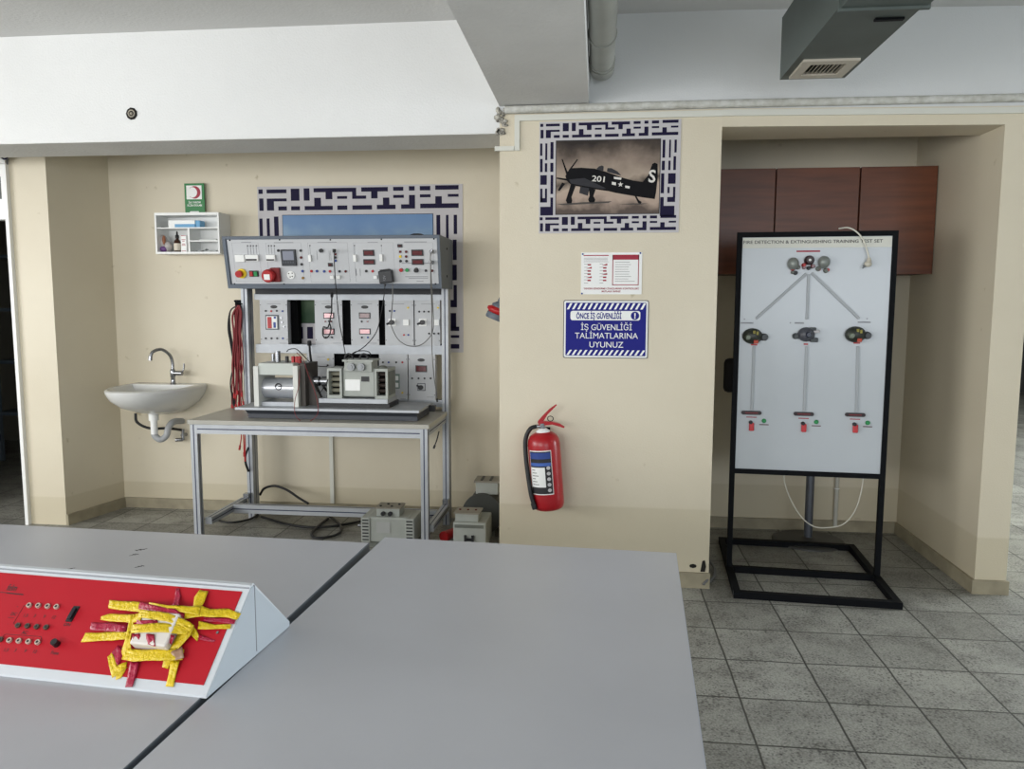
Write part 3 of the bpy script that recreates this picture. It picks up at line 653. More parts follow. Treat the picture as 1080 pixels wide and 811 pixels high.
# ---------------------------------------------------------------- workbench with console and panels
wb = thing('workbench', 'aluminium profile workbench with electrical console and instrument panels', 'workbench', (-1.75, 4.95, 0))
BX0, BX1, BYF, BYR, BZ = -2.575, -1.03, 4.63, 5.2, .80
MB().box(BX0-.01, BX1+.01, BYF-.01, BYR+.1, BZ-.028, BZ, bev=.003).build('tabletop', mat('bench_laminate', '#b3b1a8', .4, var=.1, vscale=5), wb)
def profile(name, a, b, sx, sy, faces=True):
    # a,b centres of the ends; box profile with dark grooves
    a = Vector(a); b = Vector(b); d_ = b-a; L_ = d_.length
    if abs(d_.z) > .5*L_: T = Matrix.Translation(a); e = lambda x0, x1, y0, y1: MBx.box(x0, x1, y0, y1, 0, L_, T); 
    elif abs(d_.x) > .5*L_: T = Matrix.Translation(a) @ Matrix.Rotation(PI/2, 4, 'Y')
    else: T = Matrix.Translation(a) @ Matrix.Rotation(-PI/2, 4, 'X')
    o = MB(T).box(-sx/2, sx/2, -sy/2, sy/2, 0, L_).build(name, ALU, wb)
    g = MB(T); w_ = .0035
    g.box(-w_, w_, -sy/2-.0006, sy/2+.0006, .002, L_-.002).box(-sx/2-.0006, sx/2+.0006, -w_, w_, .002, L_-.002)
    g.build('groove', ALU_D, o); return o
profile('front_leg', (BX0+.025, BYF+.022, 0), (BX0+.025, BYF+.022, BZ-.028), .045, .045)
profile('front_leg', (BX1-.025, BYF+.022, 0), (BX1-.025, BYF+.022, BZ-.028), .045, .045)
profile('rear_post', (-2.452, 5.245, 0), (-2.452, 5.245, 1.64), .045, .09)
profile('rear_post', (-1.032, 5.245, 0), (-1.032, 5.245, 1.64), .045, .09)
profile('front_rail', (BX0+.048, BYF+.022, BZ-.058), (BX1-.048, BYF+.022, BZ-.058), .06, .045)
profile('side_rail', (BX1-.022, BYF+.045, BZ-.052), (BX1-.022, 5.2, BZ-.052), .045, .045)
profile('side_rail', (-2.455, BYF+.045, BZ-.052), (-2.455, 5.2, BZ-.052), .045, .045)
# lower H frame
profile('side_brace', (-1.032, 4.68, .13), (-1.032, 5.2, .13), .045, .045)
profile('side_brace', (-2.50, 4.68, .13), (-2.50, 5.2, .13), .045, .045)
profile('cross_brace', (-2.475, 5.0, .13), (-1.055, 5.0, .13), .06, .045)
MB().box(-2.49, -2.45, 5.16, 5.2, .155, .19).box(-1.05, -1.01, 5.16, 5.2, .155, .19).build('corner_bracket', STEEL, wb)
RY = 5.25
def rail(py0, py1, x0=-2.40, x1=-1.055):
    z1 = atY(370, py0, RY).z; z0 = atY(370, py1, RY).z
    o = MB().box(x0, x1, RY-.004, RY+.04, z0, z1).build('panel_rail', ALU, wb); return z0, z1
R1_ = rail(309.6, 316.4); R2_ = rail(363.8, 373); R3_ = rail(420.4, 427.5)
Z1T, Z1B, Z2T, Z2B = R1_[0], R2_[1], R2_[0], R3_[1]
def dot(b, px, py, r=.0085, Y=RY, d=.006, n=10): v = atY(px, py, Y); b.cyl((v.x, Y, v.z), (v.x, Y-d, v.z), r, n)
def rectp(b, x0, y0, x1, y1, Y=RY, d=.004, bev=0):
    a = atY(x0, y0, Y); c = atY(x1, y1, Y); b.box(a.x, c.x, Y-d, Y, c.z, a.z, bev=bev)
def s3(x, y): return 230+x/4.154, 300+y/4.154
def panel(x0, x1, row, name='instrument_panel'):
    zt, zb_ = ((Z1T, Z1B), (Z2T, Z2B))[row]; a = atY(s3(x0, 0)[0], 340, RY).x; c = atY(s3(x1, 0)[0], 340, RY).x
    p = MB().box(a, c, RY-.002, RY+.003, zb_, zt).box(a+.006, c-.006, RY+.003, RY+.09, zb_+.01, zt-.01).build(name, PANEL, wb)
    b = MB()
    for xx in (a+.006, c-.006):
        for zz in (zt-.035, zb_+.035): b.cyl((xx, RY-.002, zz), (xx, RY-.004, zz), .003, 8)
    b.build('screws', BLKM, p); return p
def emblem(p, x, y):
    v = atY(*s3(x, y), RY); MB().add([(v.x+.026*math.cos(2*PI*k/20), RY-.003, v.z+.0115*math.sin(2*PI*k/20)) for k in range(20)], [tuple(range(19, -1, -1))]).build('oval_badge', BLACK, p)
def socks(p, lst):
    for m, pts in lst:
        for x, y in pts: b = MB(); dot(b, *s3(x, y), r=.0068, d=.008); b.build('socket', m, p)
def disp(p, x0, y0, x1, y1, m):
    b = MB(); rectp(b, *s3(x0-4, y0-4), *s3(x1+4, y1+4), d=.006); o = b.build('display_bezel', BLACK, p)
    b = MB(); rectp(b, *s3(x0, y0), *s3(x1, y1), d=.0075); b.build('display', m, p)
def plate(p, x0, y0, x1, y1, m, name, d=.008, bev=.002):
    b = MB(); rectp(b, *s3(x0, y0), *s3(x1, y1), d=d, bev=bev); return b.build(name, m, p)
def caption(p, x0, y0, x1):
    b = MB(); rectp(b, *s3(x0, y0), *s3(x1, y0+2.2), d=.0028); b.build('caption', GINK, p)
p = panel(185, 305, 0); emblem(p, 245, 98)
socks(p, [(INK, ((210,116),(258,116),(210,236),(235,236),(260,236))), (RED, ((234,117),)), (BLUE, ((283,117),(285,236))), (STEEL, ((278,147),(281,166),(290,186)))])
plate(p, 208, 133, 268, 198, mat('dark_grey_frame', '#50555c', .5), 'meter_bezel', .008); plate(p, 213, 138, 262, 194, WHT, 'meter_face', .0095)
plate(p, 218, 142, 238, 192, RED, 'red_switch', .012); plate(p, 246, 140, 256, 150, BLUE, 'button', .012); plate(p, 244, 165, 256, 190, BLUE, 'button', .011)
caption(p, 215, 84, 275); caption(p, 270, 256, 298)
p = panel(425, 545, 0); emblem(p, 484, 99); disp(p, 466, 127, 505, 146, PINK); disp(p, 466, 197, 507, 216, PINK)
socks(p, [(REDD, ((471,162),(496,162))), (INK, ((473,232),(500,232)))]); caption(p, 455, 84, 515); caption(p, 505, 256, 540)
p = panel(582, 705, 0); emblem(p, 643, 99); disp(p, 622, 127, 664, 146, REDD); disp(p, 623, 197, 665, 215, PINK)
socks(p, [(INK, ((630,162),(631,232))), (REDD, ((656,162),)), (BLUE, ((657,232),))]); caption(p, 612, 84, 675); caption(p, 660, 256, 695)
def outlet(p, x, y):
    o = plate(p, x-17, y-17, x+17, y+17, WHT, 'rotary_switch_plate', .006)
    b = MB(); v = atY(*s3(x, y), RY); b.cyl((v.x, RY-.006, v.z), (v.x, RY-.028, v.z), .017, 16); b.tube([(v.x, RY-.02, v.z), (v.x-.035, RY-.02, v.z-.012)], .007, 8, smooth=0); b.build('rotary_knob', BLACK, p)
p = panel(732, 857, 0); outlet(p, 763, 166); plate(p, 812, 153, 838, 180, WHT, 'rocker_switch', .014)
socks(p, [(INK, ((753,116),)), (BLUE, ((773,116),(834,221))), (YEL, ((833,102),)), (RED, ((815,221),))]); caption(p, 760, 84, 815)
p = panel(862, 973, 0); outlet(p, 897, 166); plate(p, 945, 153, 970, 180, WHT, 'rocker_switch', .014)
socks(p, [(INK, ((882,119),(903,119),(923,119),(925,215),(946,215),(966,215))), (YEL, ((964,102),))]); caption(p, 890, 84, 950)
MB().box(atY(361, 340, RY).x, atY(370, 340, RY).x, RY+.02, RY+.03, Z1B, Z1T).build('gap_shade_sheet', VOID, wb)  # black sheets stand in for the shade inside the rack gaps
MB().box(atY(399, 340, RY).x, atY(407, 340, RY).x, RY+.02, RY+.03, Z1B, Z1T).build('gap_shade_sheet', VOID, wb)
MB().box(atY(436, 340, RY).x, atY(438, 340, RY).x, RY+.02, RY+.03, Z1B, Z1T).build('gap_shade_sheet', VOID, wb)
MB().box(atY(303.5, 340, RY).x, atY(311, 340, RY).x, RY+.06, RY+.12, Z1B, Z1T).build('gap_shade_sheet', VOID, wb)
p = panel(385, 505, 1); caption(p, 435, 316, 470); socks(p, [(YEL, ((483,328),)), (INK, ((481,354),(481,398),(430,354)))])
MB().box(atY(351.5, 400, RY).x, atY(399, 400, RY).x, RY+.02, RY+.03, Z2B, Z2T).build('gap_shade_sheet', VOID, wb)  # painted shade for the open gap in the lower row
p = panel(703, 828, 1); socks(p, [(INK, ((723,341),(781,341))), (BLUE, ((748,341),)), (RED, ((808,341),)), (YEL, ((808,474),))])
plate(p, 765, 391, 797, 456, mat('grey_green_switch', '#7f9089', .5), 'changeover_switch', .01); plate(p, 772, 400, 792, 420, WHT, 'switch_label', .012); plate(p, 772, 430, 792, 450, WHT, 'switch_label', .012); caption(p, 800, 500, 822)
p = panel(832, 950, 1); emblem(p, 890, 331); disp(p, 870, 358, 912, 380, REDD); socks(p, [(INK, ((851,411),(879,411),(905,411),(932,411)))])
plate(p, 874, 432, 909, 466, mat('dark_grey_frame', '#50555c'), 'rotary_switch_plate', .005); plate(p, 877, 435, 906, 463, PANEL, 'rotary_switch_face', .007)
v = atY(*s3(890, 450), RY); MB().cyl((v.x, RY-.006, v.z), (v.x, RY-.026, v.z), .016, 16).tube([(v.x, RY-.02, v.z), (v.x-.028, RY-.02, v.z+.014)], .006, 8, smooth=0).build('rotary_knob', BLACK, p); caption(p, 915, 492, 945)

# console on top
cyT, cyB, CBK = 4.90, 4.965, 5.33
tl = atY(236, 248.8, cyT); tr = atY(463.5, 248, cyT); br = atY(465.4, 304.8, cyB); bl = atY(242, 304.8, cyB)
zT = (tl.z+tr.z)/2; zB = 1.637; XL, XR = -2.445, -1.002
co = MB().prism([(cyT, zT), (cyB, zB), (CBK, zB), (CBK, zT)], XL, XR, 'yz').build('console_housing', CASE, wb)
nrm = Vector((0, -(zT-zB), -(cyB-cyT))).normalized()    # outward
p0 = Vector((0, cyT, zT))
TC = Matrix.Translation(p0) @ Matrix((Vector((1,0,0)), Vector((0, cyT-cyB, zT-zB)).normalized(), nrm)).transposed().to_4x4()
TCi = TC.inverted()
def cl(px, py):           # picture reading -> local x,y on the sloping face
    v = TCi @ atP(px, py, p0, nrm); return v.x, v.y
def s2(x, y): return 230+x/4.154, 230+y/4.154      # crop 2 coordinates
def cbox(name, x0, y0, x1, y1, m, d=.006, parent=None, s=s2, bev=0, base=.0015):
    a = cl(*s(x0, y0)); c = cl(*s(x1, y1)); return MB(TC).box(a[0], c[0], c[1], a[1], base, d+base, bev=bev).build(name, m, parent or co)
def cdot(name, x, y, r, m, d=.008, s=s2, n=14, r2=None):
    a = cl(*s(x, y)); return MB(TC).cyl((a[0], a[1], .001), (a[0], a[1], d), r, n, r2).build(name, m, co)
H_ = math.hypot(cyB-cyT, zT-zB)
MB(TC).box(XL+.028, XR-.02, -H_+.03, -.022, 0, .0015).build('front_panel', PANEL, co)
MB(TC).box(XL, XR, -.018, 0, 0, .01).box(XL, XR, -H_, -H_+.026, 0, .01).box(XL, XL+.022, -H_+.026, -.018, 0, .01).box(XR-.016, XR, -H_+.026, -.018, 0, .01).build('front_frame', CASE, co)
b = MB(TC)
def outl(x0, y0, x1, y1, t=.0012):
    a = cl(*s2(x0, y0)); c = cl(*s2(x1, y1)); X0, Y1_, X1_, Y0_ = a[0], a[1], c[0], c[1]
    b.box(X0, X1_, Y1_-t, Y1_, .0015, .002).box(X0, X1_, Y0_, Y0_+t, .0015, .002).box(X0, X0+t, Y0_, Y1_, .0015, .002).box(X1_-t, X1_, Y0_, Y1_, .0015, .002)
outl(60, 108, 195, 278); outl(208, 108, 380, 280); outl(392, 108, 580, 280); outl(592, 108, 778, 280); outl(790, 108, 948, 245)
for x0, y0, x1 in ((102, 105, 145), (245, 106, 330), (435, 105, 520), (655, 105, 700), (815, 103, 915), (820, 255, 920), (835, 262, 920), (870, 275, 900), (805, 196, 930)):
    a = cl(*s2(x0, y0)); c = cl(*s2(x1, y0+3)); b.box(a[0], c[0], c[1], a[1], .0015, .0022)
for x, ya, yb_ in ((130,122,160),(143,122,160),(155,122,160),(168,122,160),(222,122,158),(234,122,158),(247,122,158),(403,122,160),(598,122,160),(716,122,158)):
    a = cl(*s2(x, ya)); c = cl(*s2(x+1.4, yb_)); b.box(a[0], c[0], c[1], a[1], .0015, .002)
b.build('printed_lines', GINK, co)
for x, y in ((52,97),(270,95),(492,95),(716,93),(946,91),(73,288),(290,289),(512,290),(953,288)): cdot('screw', x, y, .005, BLKM, .004)
for x in (130,143,155,168,222,234,247): cdot('indicator', x, 121, .0045, INK, .004)
for x, y in ((403,120),(598,120),(716,120)): cdot('indicator', x, y, .004, INK, .004)
cbox('circuit_breaker', 78, 160, 122, 190, WHT, .02, bev=.002); cbox('circuit_breaker', 123, 160, 182, 187, WHT, .02, bev=.002)
cbox('circuit_breaker', 214, 160, 256, 187, WHT, .02, bev=.002); cbox('breaker_levers', 128, 177, 175, 184, BLACK, .024); cbox('breaker_levers', 218, 178, 252, 184, BLACK, .024)
cdot('emergency_stop_ring', 106, 242, .032, YEL, .012, n=24); cdot('emergency_stop_button', 100, 242, .022, RED, .04, n=24)
cbox('start_stop_switch', 138, 230, 180, 256, BLACK, .01); cbox('stop_button', 142, 233, 157, 253, RED, .016); cbox('start_button', 160, 233, 176, 253, GREEN, .016)
a = cl(*s2(248, 246))
o = MB(TC).box(a[0]-.02, a[0]+.045, a[1]-.048, a[1]+.045, .0015, .03, bev=.006).build('industrial_socket_base', mat('dark_red_plastic', '#7d1318', .4), co)
a = cl(*s2(234, 248)); MB(TC).lathe([(.032, .02), (.042, .03), (.043, .06), (.036, .07)], (a[0], a[1], 0), n=28).build('industrial_socket_lid', RED, co)
MB(TC).box(a[0]-.022, a[0]+.018, a[1]-.022, a[1]+.014, .07, .073).build('socket_label', WHT, co)
cbox('meter_bezel', 276, 137, 348, 208, mat('charcoal', '#2b2f36', .4), .016, bev=.003); cbox('meter_screen', 286, 143, 338, 182, mat('lcd_grey', '#8b8f9e', .2), .018)
b = MB(TC)
for k in range(5): a = cl(*s2(290+k*11, 192)); b.cyl((a[0], a[1], .016), (a[0], a[1], .02), .006, 8)
b.build('meter_buttons', mat('grey_button', '#4b5059', .4), co)
for x, y, m in ((265,142,INK),(363,142,INK),(365,172,REDD),(367,202,INK),(371,232,BLUE),(373,262,mat('ochre_socket', '#8f6a20', .4)),(410,232,RED),(434,232,BLUE),(466,233,BLUE),(491,233,RED),(533,233,INK),(560,233,REDD),(514,158,REDD),(514,172,INK),(515,186,BLUE),
    (650,232,INK),(678,232,RED),(799,147,REDD),(825,147,REDD),(799,168,YEL),(825,168,REDD),(800,188,INK),(826,188,INK),(911,230,INK),(938,230,REDD)): cdot('socket', x, y, .0085, m, .008)
cdot('socket', 453, 142, .013, BLACK, .014)
o = cdot('schuko_outlet', 320, 249, .026, WHT, .008, n=24); b = MB(TC)
for dx2, dy2 in ((-.012, .01), (.01, -.008), (-.004, -.012), (.012, .012)): a = cl(*s2(320, 249)); b.cyl((a[0]+dx2, a[1]+dy2, .008), (a[0]+dx2, a[1]+dy2, .0095), .004, 8)
b.build('outlet_holes', BLACK, co)
for x0, y0, x1, y1 in ((397,160,412,190),(594,159,609,190),(709,157,724,188),(493,250,510,265),(520,250,538,265),(683,250,700,265)): cbox('toggle_switch', x0, y0, x1, y1, WHT, .016, bev=.002)
for x0, y0, x1, y1 in ((432,143,436,183),(486,142,490,185),(492,142,496,185),(603,222,607,252),(622,222,624,252)): cbox('slot', x0, y0, x1, y1, BLACK, .002)
for x0, y0, x1, y1, m in ((482,196,503,212,REDD),(636,139,686,165,REDD),(637,180,689,203,REDD),(786,114,808,128,REDD),(847,138,900,165,REDD),(849,179,902,204,REDD)):
    cbox('display_bezel', x0, y0, x1, y1, BLACK, .006); cbox('display', x0+5, y0+5, x1-5, y1-5, m, .008)
cdot('push_button', 803, 227, .012, RED, .014); cdot('push_button', 829, 227, .012, GREEN, .014); cdot('control_knob', 869, 228, .016, BLACK, .026, r2=.012)
for y in (146, 193): cdot('coaxial_jack', 936, y, .013, STEEL, .02); 
b = MB()
for (y_, z_) in ((5.13, 1.90), (5.13, 1.72)): b.cyl((XR, y_, z_), (XR+.003, y_, z_), .008, 10)
b.build('side_screws', BLKM, co)
MB().box(-2.37, -1.06, 5.20, 5.24, 1.60, 1.636).build('underside_rail', mat('underside_dark', '#24262c', .6), wb)

# antenna puck on the console
o = single(MB().lathe([(.0, 0), (.05, 0), (.052, .012), (.03, .022), (0, .024)], (atY(440, 247, 5.08).x, 5.08, zT+.0005), n=24), 'cable_grommet', BLACK, 'small black oval cap lying on top of the console', 'cap')
# ---------------------------------------------------------------- motor and generator set
ms = thing('motor_generator_set', 'grey motor and brake machine coupled on one base on the workbench', 'machine', (-1.75, 4.9, BZ))
DG = mat('charcoal_base', '#3c4048', .5)
MB().prism([(4.74, .803), (4.74, .83), (4.70, .860), (5.08, .860), (5.08, .803)], -2.235, -1.12, 'yz').build('base_beam', DG, ms)
MB().box(-2.30, -1.10, 4.695, 5.10, .860, .875).build('base_plate', ALU, ms)
MB().box(-1.10, -1.06, 4.98, 5.02, .83, .87).build('base_foot', BLACK, ms)
zm = .875
def m3_(px, py, Y=4.80): v = atY(px, py, Y); return v.x, v.z
# brake on the left
a, c = m3_(270, 385)[0], m3_(309.4, 385)[0]
MB().box(-2.172, -1.938, 4.775, 5.02, 1.078, 1.155, bev=.004).build('top_cover', mat('pale_grey_cover', '#c3c9c3', .5), ms)
MB().box(-2.202, -2.170, 4.765, 5.03, zm, 1.135).build('end_plate', CREAMM, ms)
MB().box(-1.938, -1.906, 4.765, 5.03, zm, 1.14).build('end_plate', CREAMM, ms)
MB().box(-1.90, -1.87, 4.80, 5.03, zm, 1.15).prism([(-1.87, zm), (-1.77, zm), (-1.87, 1.10)], 4.86, 4.9, 'xz').build('side_guard', mat('dark_taupe', '#4c4743', .6), ms)
cyo = MB().cyl((-2.17, 4.875, .985), (-1.94, 4.875, .985), .068, 36).build('brake_drum', mat('bright_barrel', '#c9ccd2', .22, .6), ms)
gx, gz = m3_(293, 405, 4.80)
MB().ring((gx, 4.808, 1.0), (0, 1, 0), .02, .0035, 20).box(gx, gx+.022, 4.804, 4.807, .998, 1.004).build('round_emblem', INK, cyo)
MB().box(gx+.03, gx+.09, 4.806, 4.808, 1.0, 1.004).build('caption', GINK, cyo)
MB().box(-2.17, -1.94, 4.8, 4.99, zm, .90).build('lower_tray', ALU, ms)
px_ = m3_(293, 380, 4.9)[0]; MB().cyl((px_, 4.9, 1.15), (px_, 4.9, 1.225), .018, 20).cyl((px_-.045, 4.93, 1.15), (px_-.045, 4.93, 1.205), .011, 12).build('lifting_post', STEEL, ms)
for i, (px2, m) in enumerate(((302.5, BLACK), (309, RED), (313, RED), (316, RED))):
    x = m3_(px2, 376, 4.86)[0]; MB().box(x-.009, x+.009, 4.85, 4.875, 1.15, 1.195, bev=.003).build('terminal_plug', m, ms)
# shaft and coupling
MB().cyl((-1.87, 4.9, 1.03), (-1.71, 4.9, 1.03), .018, 16).cyl((-1.85, 4.9, 1.03), (-1.81, 4.9, 1.03), .032, 20).cyl((-1.79, 4.9, 1.03), (-1.75, 4.9, 1.03), .034, 20).build('coupling', STEEL, ms)
# motor body: windows cut as recessed frames
MX0, MX1, MY0, MY1, MZ0, MZ1 = -1.725, -1.325, 4.80, 4.99, .932, 1.125
def framed(x0, x1, wcol):
    t = .012
    MB().box(x0, x0+t, MY0, MY1, MZ0, MZ1).box(x1-t*1.2, x1, MY0, MY1, MZ0, MZ1).box(x0+t, x1-t*1.2, MY0, MY1, MZ1-.018, MZ1).box(x0+t, x1-t*1.2, MY0, MY1, MZ0, MZ0+.02).box(x0+t, x1-t*1.2, MY1-.03, MY1, MZ0, MZ1).build('end_bell', GMOT, ms)
    b = MB(); 
    for k in range(4): b.cyl((x0+t, 4.86, MZ0+.045+k*.036), (x1-t, 4.86, MZ0+.045+k*.036), .014, 10)
    b.build('winding', mat('winding_'+wcol[1:], wcol, .6), ms)
    MB().box(x0+t, x1-t, 4.875, 4.95, MZ0+.02, MZ1-.02).build('inner_core', VOID, ms)
framed(MX0, MX0+.098, '#8f8c7a'); framed(MX1-.085, MX1, '#33251f')
MB().box(MX0+.098, MX1-.085, MY0+.014, MY1, MZ0+.008, MZ1+.002, bev=.012).build('stator_body', GMOT, ms)
MB().box(MX1-.001, MX1+.004, MY0+.02, MY1-.02, MZ0+.02, MZ1-.02).build('end_cover', GMOTD, ms)
a = atY(364, 400, MY0+.014); c = atY(380, 412, MY0+.014); MB().box(a.x, c.x, MY0+.012, MY0+.014, c.z, a.z).build('white_nameplate', WHT, ms)
a = atY(381, 397, MY0+.014); c = atY(389.5, 402.5, MY0+.014); MB().box(a.x, c.x, MY0+.012, MY0+.014, c.z, a.z).build('black_nameplate', BLACK, ms)
tb = MB().box(-1.605, -1.425, 4.79, 4.93, MZ1-.02, MZ1+.045, bev=.004).box(-1.615, -1.415, 4.78, 4.94, MZ1+.045, MZ1+.057).build('terminal_box', GMOT, ms)
for xx in (-1.555, -1.49): MB().cyl((xx, 4.79, MZ1+.012), (xx, 4.765, MZ1+.012), .024, 18).cyl((xx, 4.768, MZ1+.012), (xx, 4.76, MZ1+.012), .012, 14).build('cable_connector', mat('dull_gland', '#8f9294', .5, .5), tb)
for xx in (-1.60, -1.50): MB().ring((xx, 4.87, MZ1+.062), (0, 1, 0), .026, .007, 16).build('lifting_ring', BLACK, tb)
MB().sphere((-1.37, 4.85, MZ1+.004), .03, .03, .014).build('bolt_cap', GMOTD, ms)
MB().box(-1.77, -1.32, 4.77, 5.0, .905, .932).build('machine_rail', ALU, ms)
MB().box(-1.78, -1.31, 4.78, 5.01, zm, .905).build('rail_bed', BLACK, ms)

# ---------------------------------------------------------------- cables on the bench
def cable(pts, r, m, name, label, cat='cable', n=8, smooth=6, plug=None, group=None):
    P_ = [atY(px, py, Y) for px, py, Y in pts]
    o = tag(MB().tube(P_, r, n, smooth=smooth).build(name, m), label, cat, group)
    if plug:
        for q, (mm, r2, l2) in plug.items():
            e = P_[q]; d_ = (P_[q]-P_[q+1 if q == 0 else q-1]).normalized(); MB().cyl(e-d_*.002, e+d_*l2, r2, 10).build('plug', mm, o)
    return o
cable([(350,312.5,5.0),(349.8,322,5.13),(349.5,330,5.18),(346,345,5.2),(343,352,5.215),(343.5,346,5.22),(348,346,5.22),(352,330,5.22)][:4]+[(341,345,5.215),(340.5,353,5.215),(343,356.5,5.215),(347,354,5.215),(349,346,5.215),(346.5,338,5.215)], .0045, CABLE, 'power_lead', 'black lead looped over the second instrument panel', plug={0: (BLACK, .010, .045)})
cable([(352.5,266,4.88),(353,285,4.9),(355,310,4.93),(358,340,5.1),(361.5,358,5.16),(364,372,5.05),(365,380,4.90)], .0032, CABLE, 'signal_cable', 'thin black cable falling from the console to the motor terminal box', plug={0: (BLACK, .011, .02)})
ad = thing('power_adapter', 'black plug-in power adapter tilted on the console front', 'adapter', tuple(atY(408, 293, 4.9)))
T = Matrix.Translation(atP(408.5, 292, p0, nrm)) @ Matrix.Rotation(math.radians(-7), 4, 'Y')
MB(T).box(-.045, .045, -.05, -.004, -.04, .04, bev=.006).build('housing', mat('dark_grey_plastic', '#25272b', .5), ad)
MB(T).box(-.035, .03, -.04, -.01, .04, .048, bev=.002).build('rear_ridge', BLACK, ad)
MB(T).text('12V', XZ(.0, -.0502, -.012, -1.4), .016).build('lettering', GINK, ad)
cable([(406,301,4.87),(405,312,4.88),(402,330,5.1),(397,350,5.16),(385,365,5.1),(371,374,4.97),(365.5,379.5,4.9)], .0032, CABLE, 'adapter_cable', 'thin black cable curving from the adapter to the motor', plug={0: (BLACK, .006, .01)})
cable([(414,300,4.87),(414,318,4.9),(412.5,338,5.14),(413.5,346,5.17),(420,358,5.18),(430,364.5,5.18),(442,364.5,5.18),(452,357,5.17),(457,345,5.15),(456,315,4.95),(454.5,285,4.9),(454,270,4.88),(455.5,265,4.875)], .0032, GCABLE, 'coaxial_cable', 'grey cable hanging in a wide loop across the right instrument panels', plug={12: (STEEL, .008, .012)})
cable([(454,277,4.86),(454.5,300,4.88),(455.5,330,5.12),(455.5,365,5.16),(457.5,395,5.14),(460,412,5.1),(461,421,5.08)], .0032, GCABLE, 'coaxial_cable', 'grey cable dropping straight down the right side of the bench', plug={6: (BLACK, .006, .02), 0: (STEEL, .008, .012)})
cable([(326.5,364,5.2),(327,372,5.18),(329,385,5.12),(333,395,5.05),(338,402,4.98),(343,410,4.95),(347,413,4.93)], .008, CABLE, 'thick_cable', 'thick black cable bending down to the shaft coupling', plug={0: (BLACK, .014, .03)})
cable([(302.5,371,4.86),(305,368.5,4.86),(312,368,4.86),(318,373,4.88),(326,381,4.95),(335,386,5.1),(345,386.5,5.235)], .003, CABLE, 'test_lead', 'black test lead from the brake to the lower panel', group='loose test leads')
cable([(366,382,4.79),(367,377,4.78),(375,371,4.82),(385,370,4.9),(390,372,5.0),(391,376,5.1)], .003, CABLE, 'short_lead', 'short black lead arching over the motor terminal box')
cable([(313,372,4.85),(320,380,4.78),(325,395,4.76),(331,410,4.74),(335,425,4.70),(335,436,4.69),(329,443,4.68),(320,445,4.68),(313,440,4.68),(310.5,432,4.685),(311.5,420,4.72),(315,408,4.76),(316,395,4.78),(315.5,378,4.85)], .002, mat('red_wire', '#7d1a21', .55), 'test_lead', 'thin red test lead looping over the edge of the machine base', group='loose test leads')
cable([(330,402,4.87),(336,414,4.84),(342,408,4.80),(346,400,4.79)], .003, CABLE, 'test_lead', 'black test lead tangled under the shaft coupling', group='loose test leads')
# hanging lead bundle left of the post
REDW = MATS['red_wire']
for i in range(19):
    t = i/18.; x = 243.5+11.5*t+random.uniform(-1, 1); black = i < 3
    y0_ = 323+(1-t)*5; Yc = 5.17+.03*random.random(); y1_ = 418+random.uniform(-6, 10)
    pts = [(250+random.uniform(-2, 4), 322, Yc), (x, y0_+6, Yc)]
    k = 5
    for j in range(1, k): pts.append((x+random.uniform(-1.6, 1.6), y0_+6+(y1_-y0_-6)*j/k, Yc))
    pts.append((x+random.uniform(-1, 2), y1_, Yc))
    if black: pts = [(251, 322, Yc), (243, 328, Yc), (240.5+i, 345, Yc), (243+i, 362, Yc), (246, 385, Yc), (243, 405, Yc), (246+i, 424, Yc)]
    cable(pts, .0045 if not black else .0045, CABLE if black else REDW, 'test_lead', 'black test lead in the bundle hanging beside the left post' if black else 'red test lead in the bundle hanging beside the left post', 'cable', 6, 5, group='black leads in the hanging bundle' if black else 'red leads in the hanging bundle', plug={len(pts)-1: (CABLE if black else RED, .007, .03)})
hk = MB().tube([atY(262, 320, 5.24), atY(250, 321, 5.17), atY(247, 317, 5.17)], .005, 8, smooth=0).box(-2.52, -2.474, 5.2, 5.24, 1.50, 1.56)
tag(hk.build('cable_hook', BLKM), 'dark hook on the left post carrying the test lead bundle', 'hook')
for i, (px2, l2) in enumerate(((254, 470), (256.5, 477), (258, 482))):
    cable([(px2, 452, 4.98), (px2+.5, (452+l2)/2, 4.98), (px2+random.uniform(-1, 1), l2, 4.98)], .004, RED, 'test_lead', 'red test lead dangling below the left end of the bench top', group='red leads below the bench', plug={2: (RED, .007, .03)})
cable([(262,472,5.15),(259,480,5.15),(259,488,5.15),(262,497,5.19)], .008, CABLE, 'mains_cable', 'short thick black cable bowed beside the rear left leg')
cable([(463,455,4.98),(461,463,4.96),(458.5,470,4.95)], .004, CABLE, 'dangling_lead', 'short black lead dangling below the right side rail', plug={2: (BLACK, .007, .02)})
# floor cables
def fcable(pts, r, m, name, label):
    return tag(MB().tube([atZ(px, py, z) for px, py, z in pts], r, 8).build(name, m), label, 'cable')
fcable([(276,545,.012),(300,552,.012),(325,556,.012),(350,555,.012),(375,551,.012),(390,548,.012)], .009, CABLE, 'floor_cable', 'black cable running along the floor under the bench')
fcable([(272,543,.012),(262,548,.012),(245,551,.012),(232,549,.012),(226,543,.012)], .008, CABLE, 'floor_cable', 'black cable curling on the floor behind the front left leg')
fcable([(346,547,.012),(338,553,.012),(329,562,.012),(333,567,.012),(348,566,.012),(359,561,.012),(358,553,.012),(347,544,.02)], .009, CABLE, 'floor_cable', 'black cable forming a loop on the floor under the bench')
cable([(274,522,5.30),(279,515,5.30),(290,512.5,5.30),(303,517,5.28),(315,525,5.2),(325,531,5.15)], .009, CABLE, 'arched_cable', 'black cable arching up against the wall behind the bench')
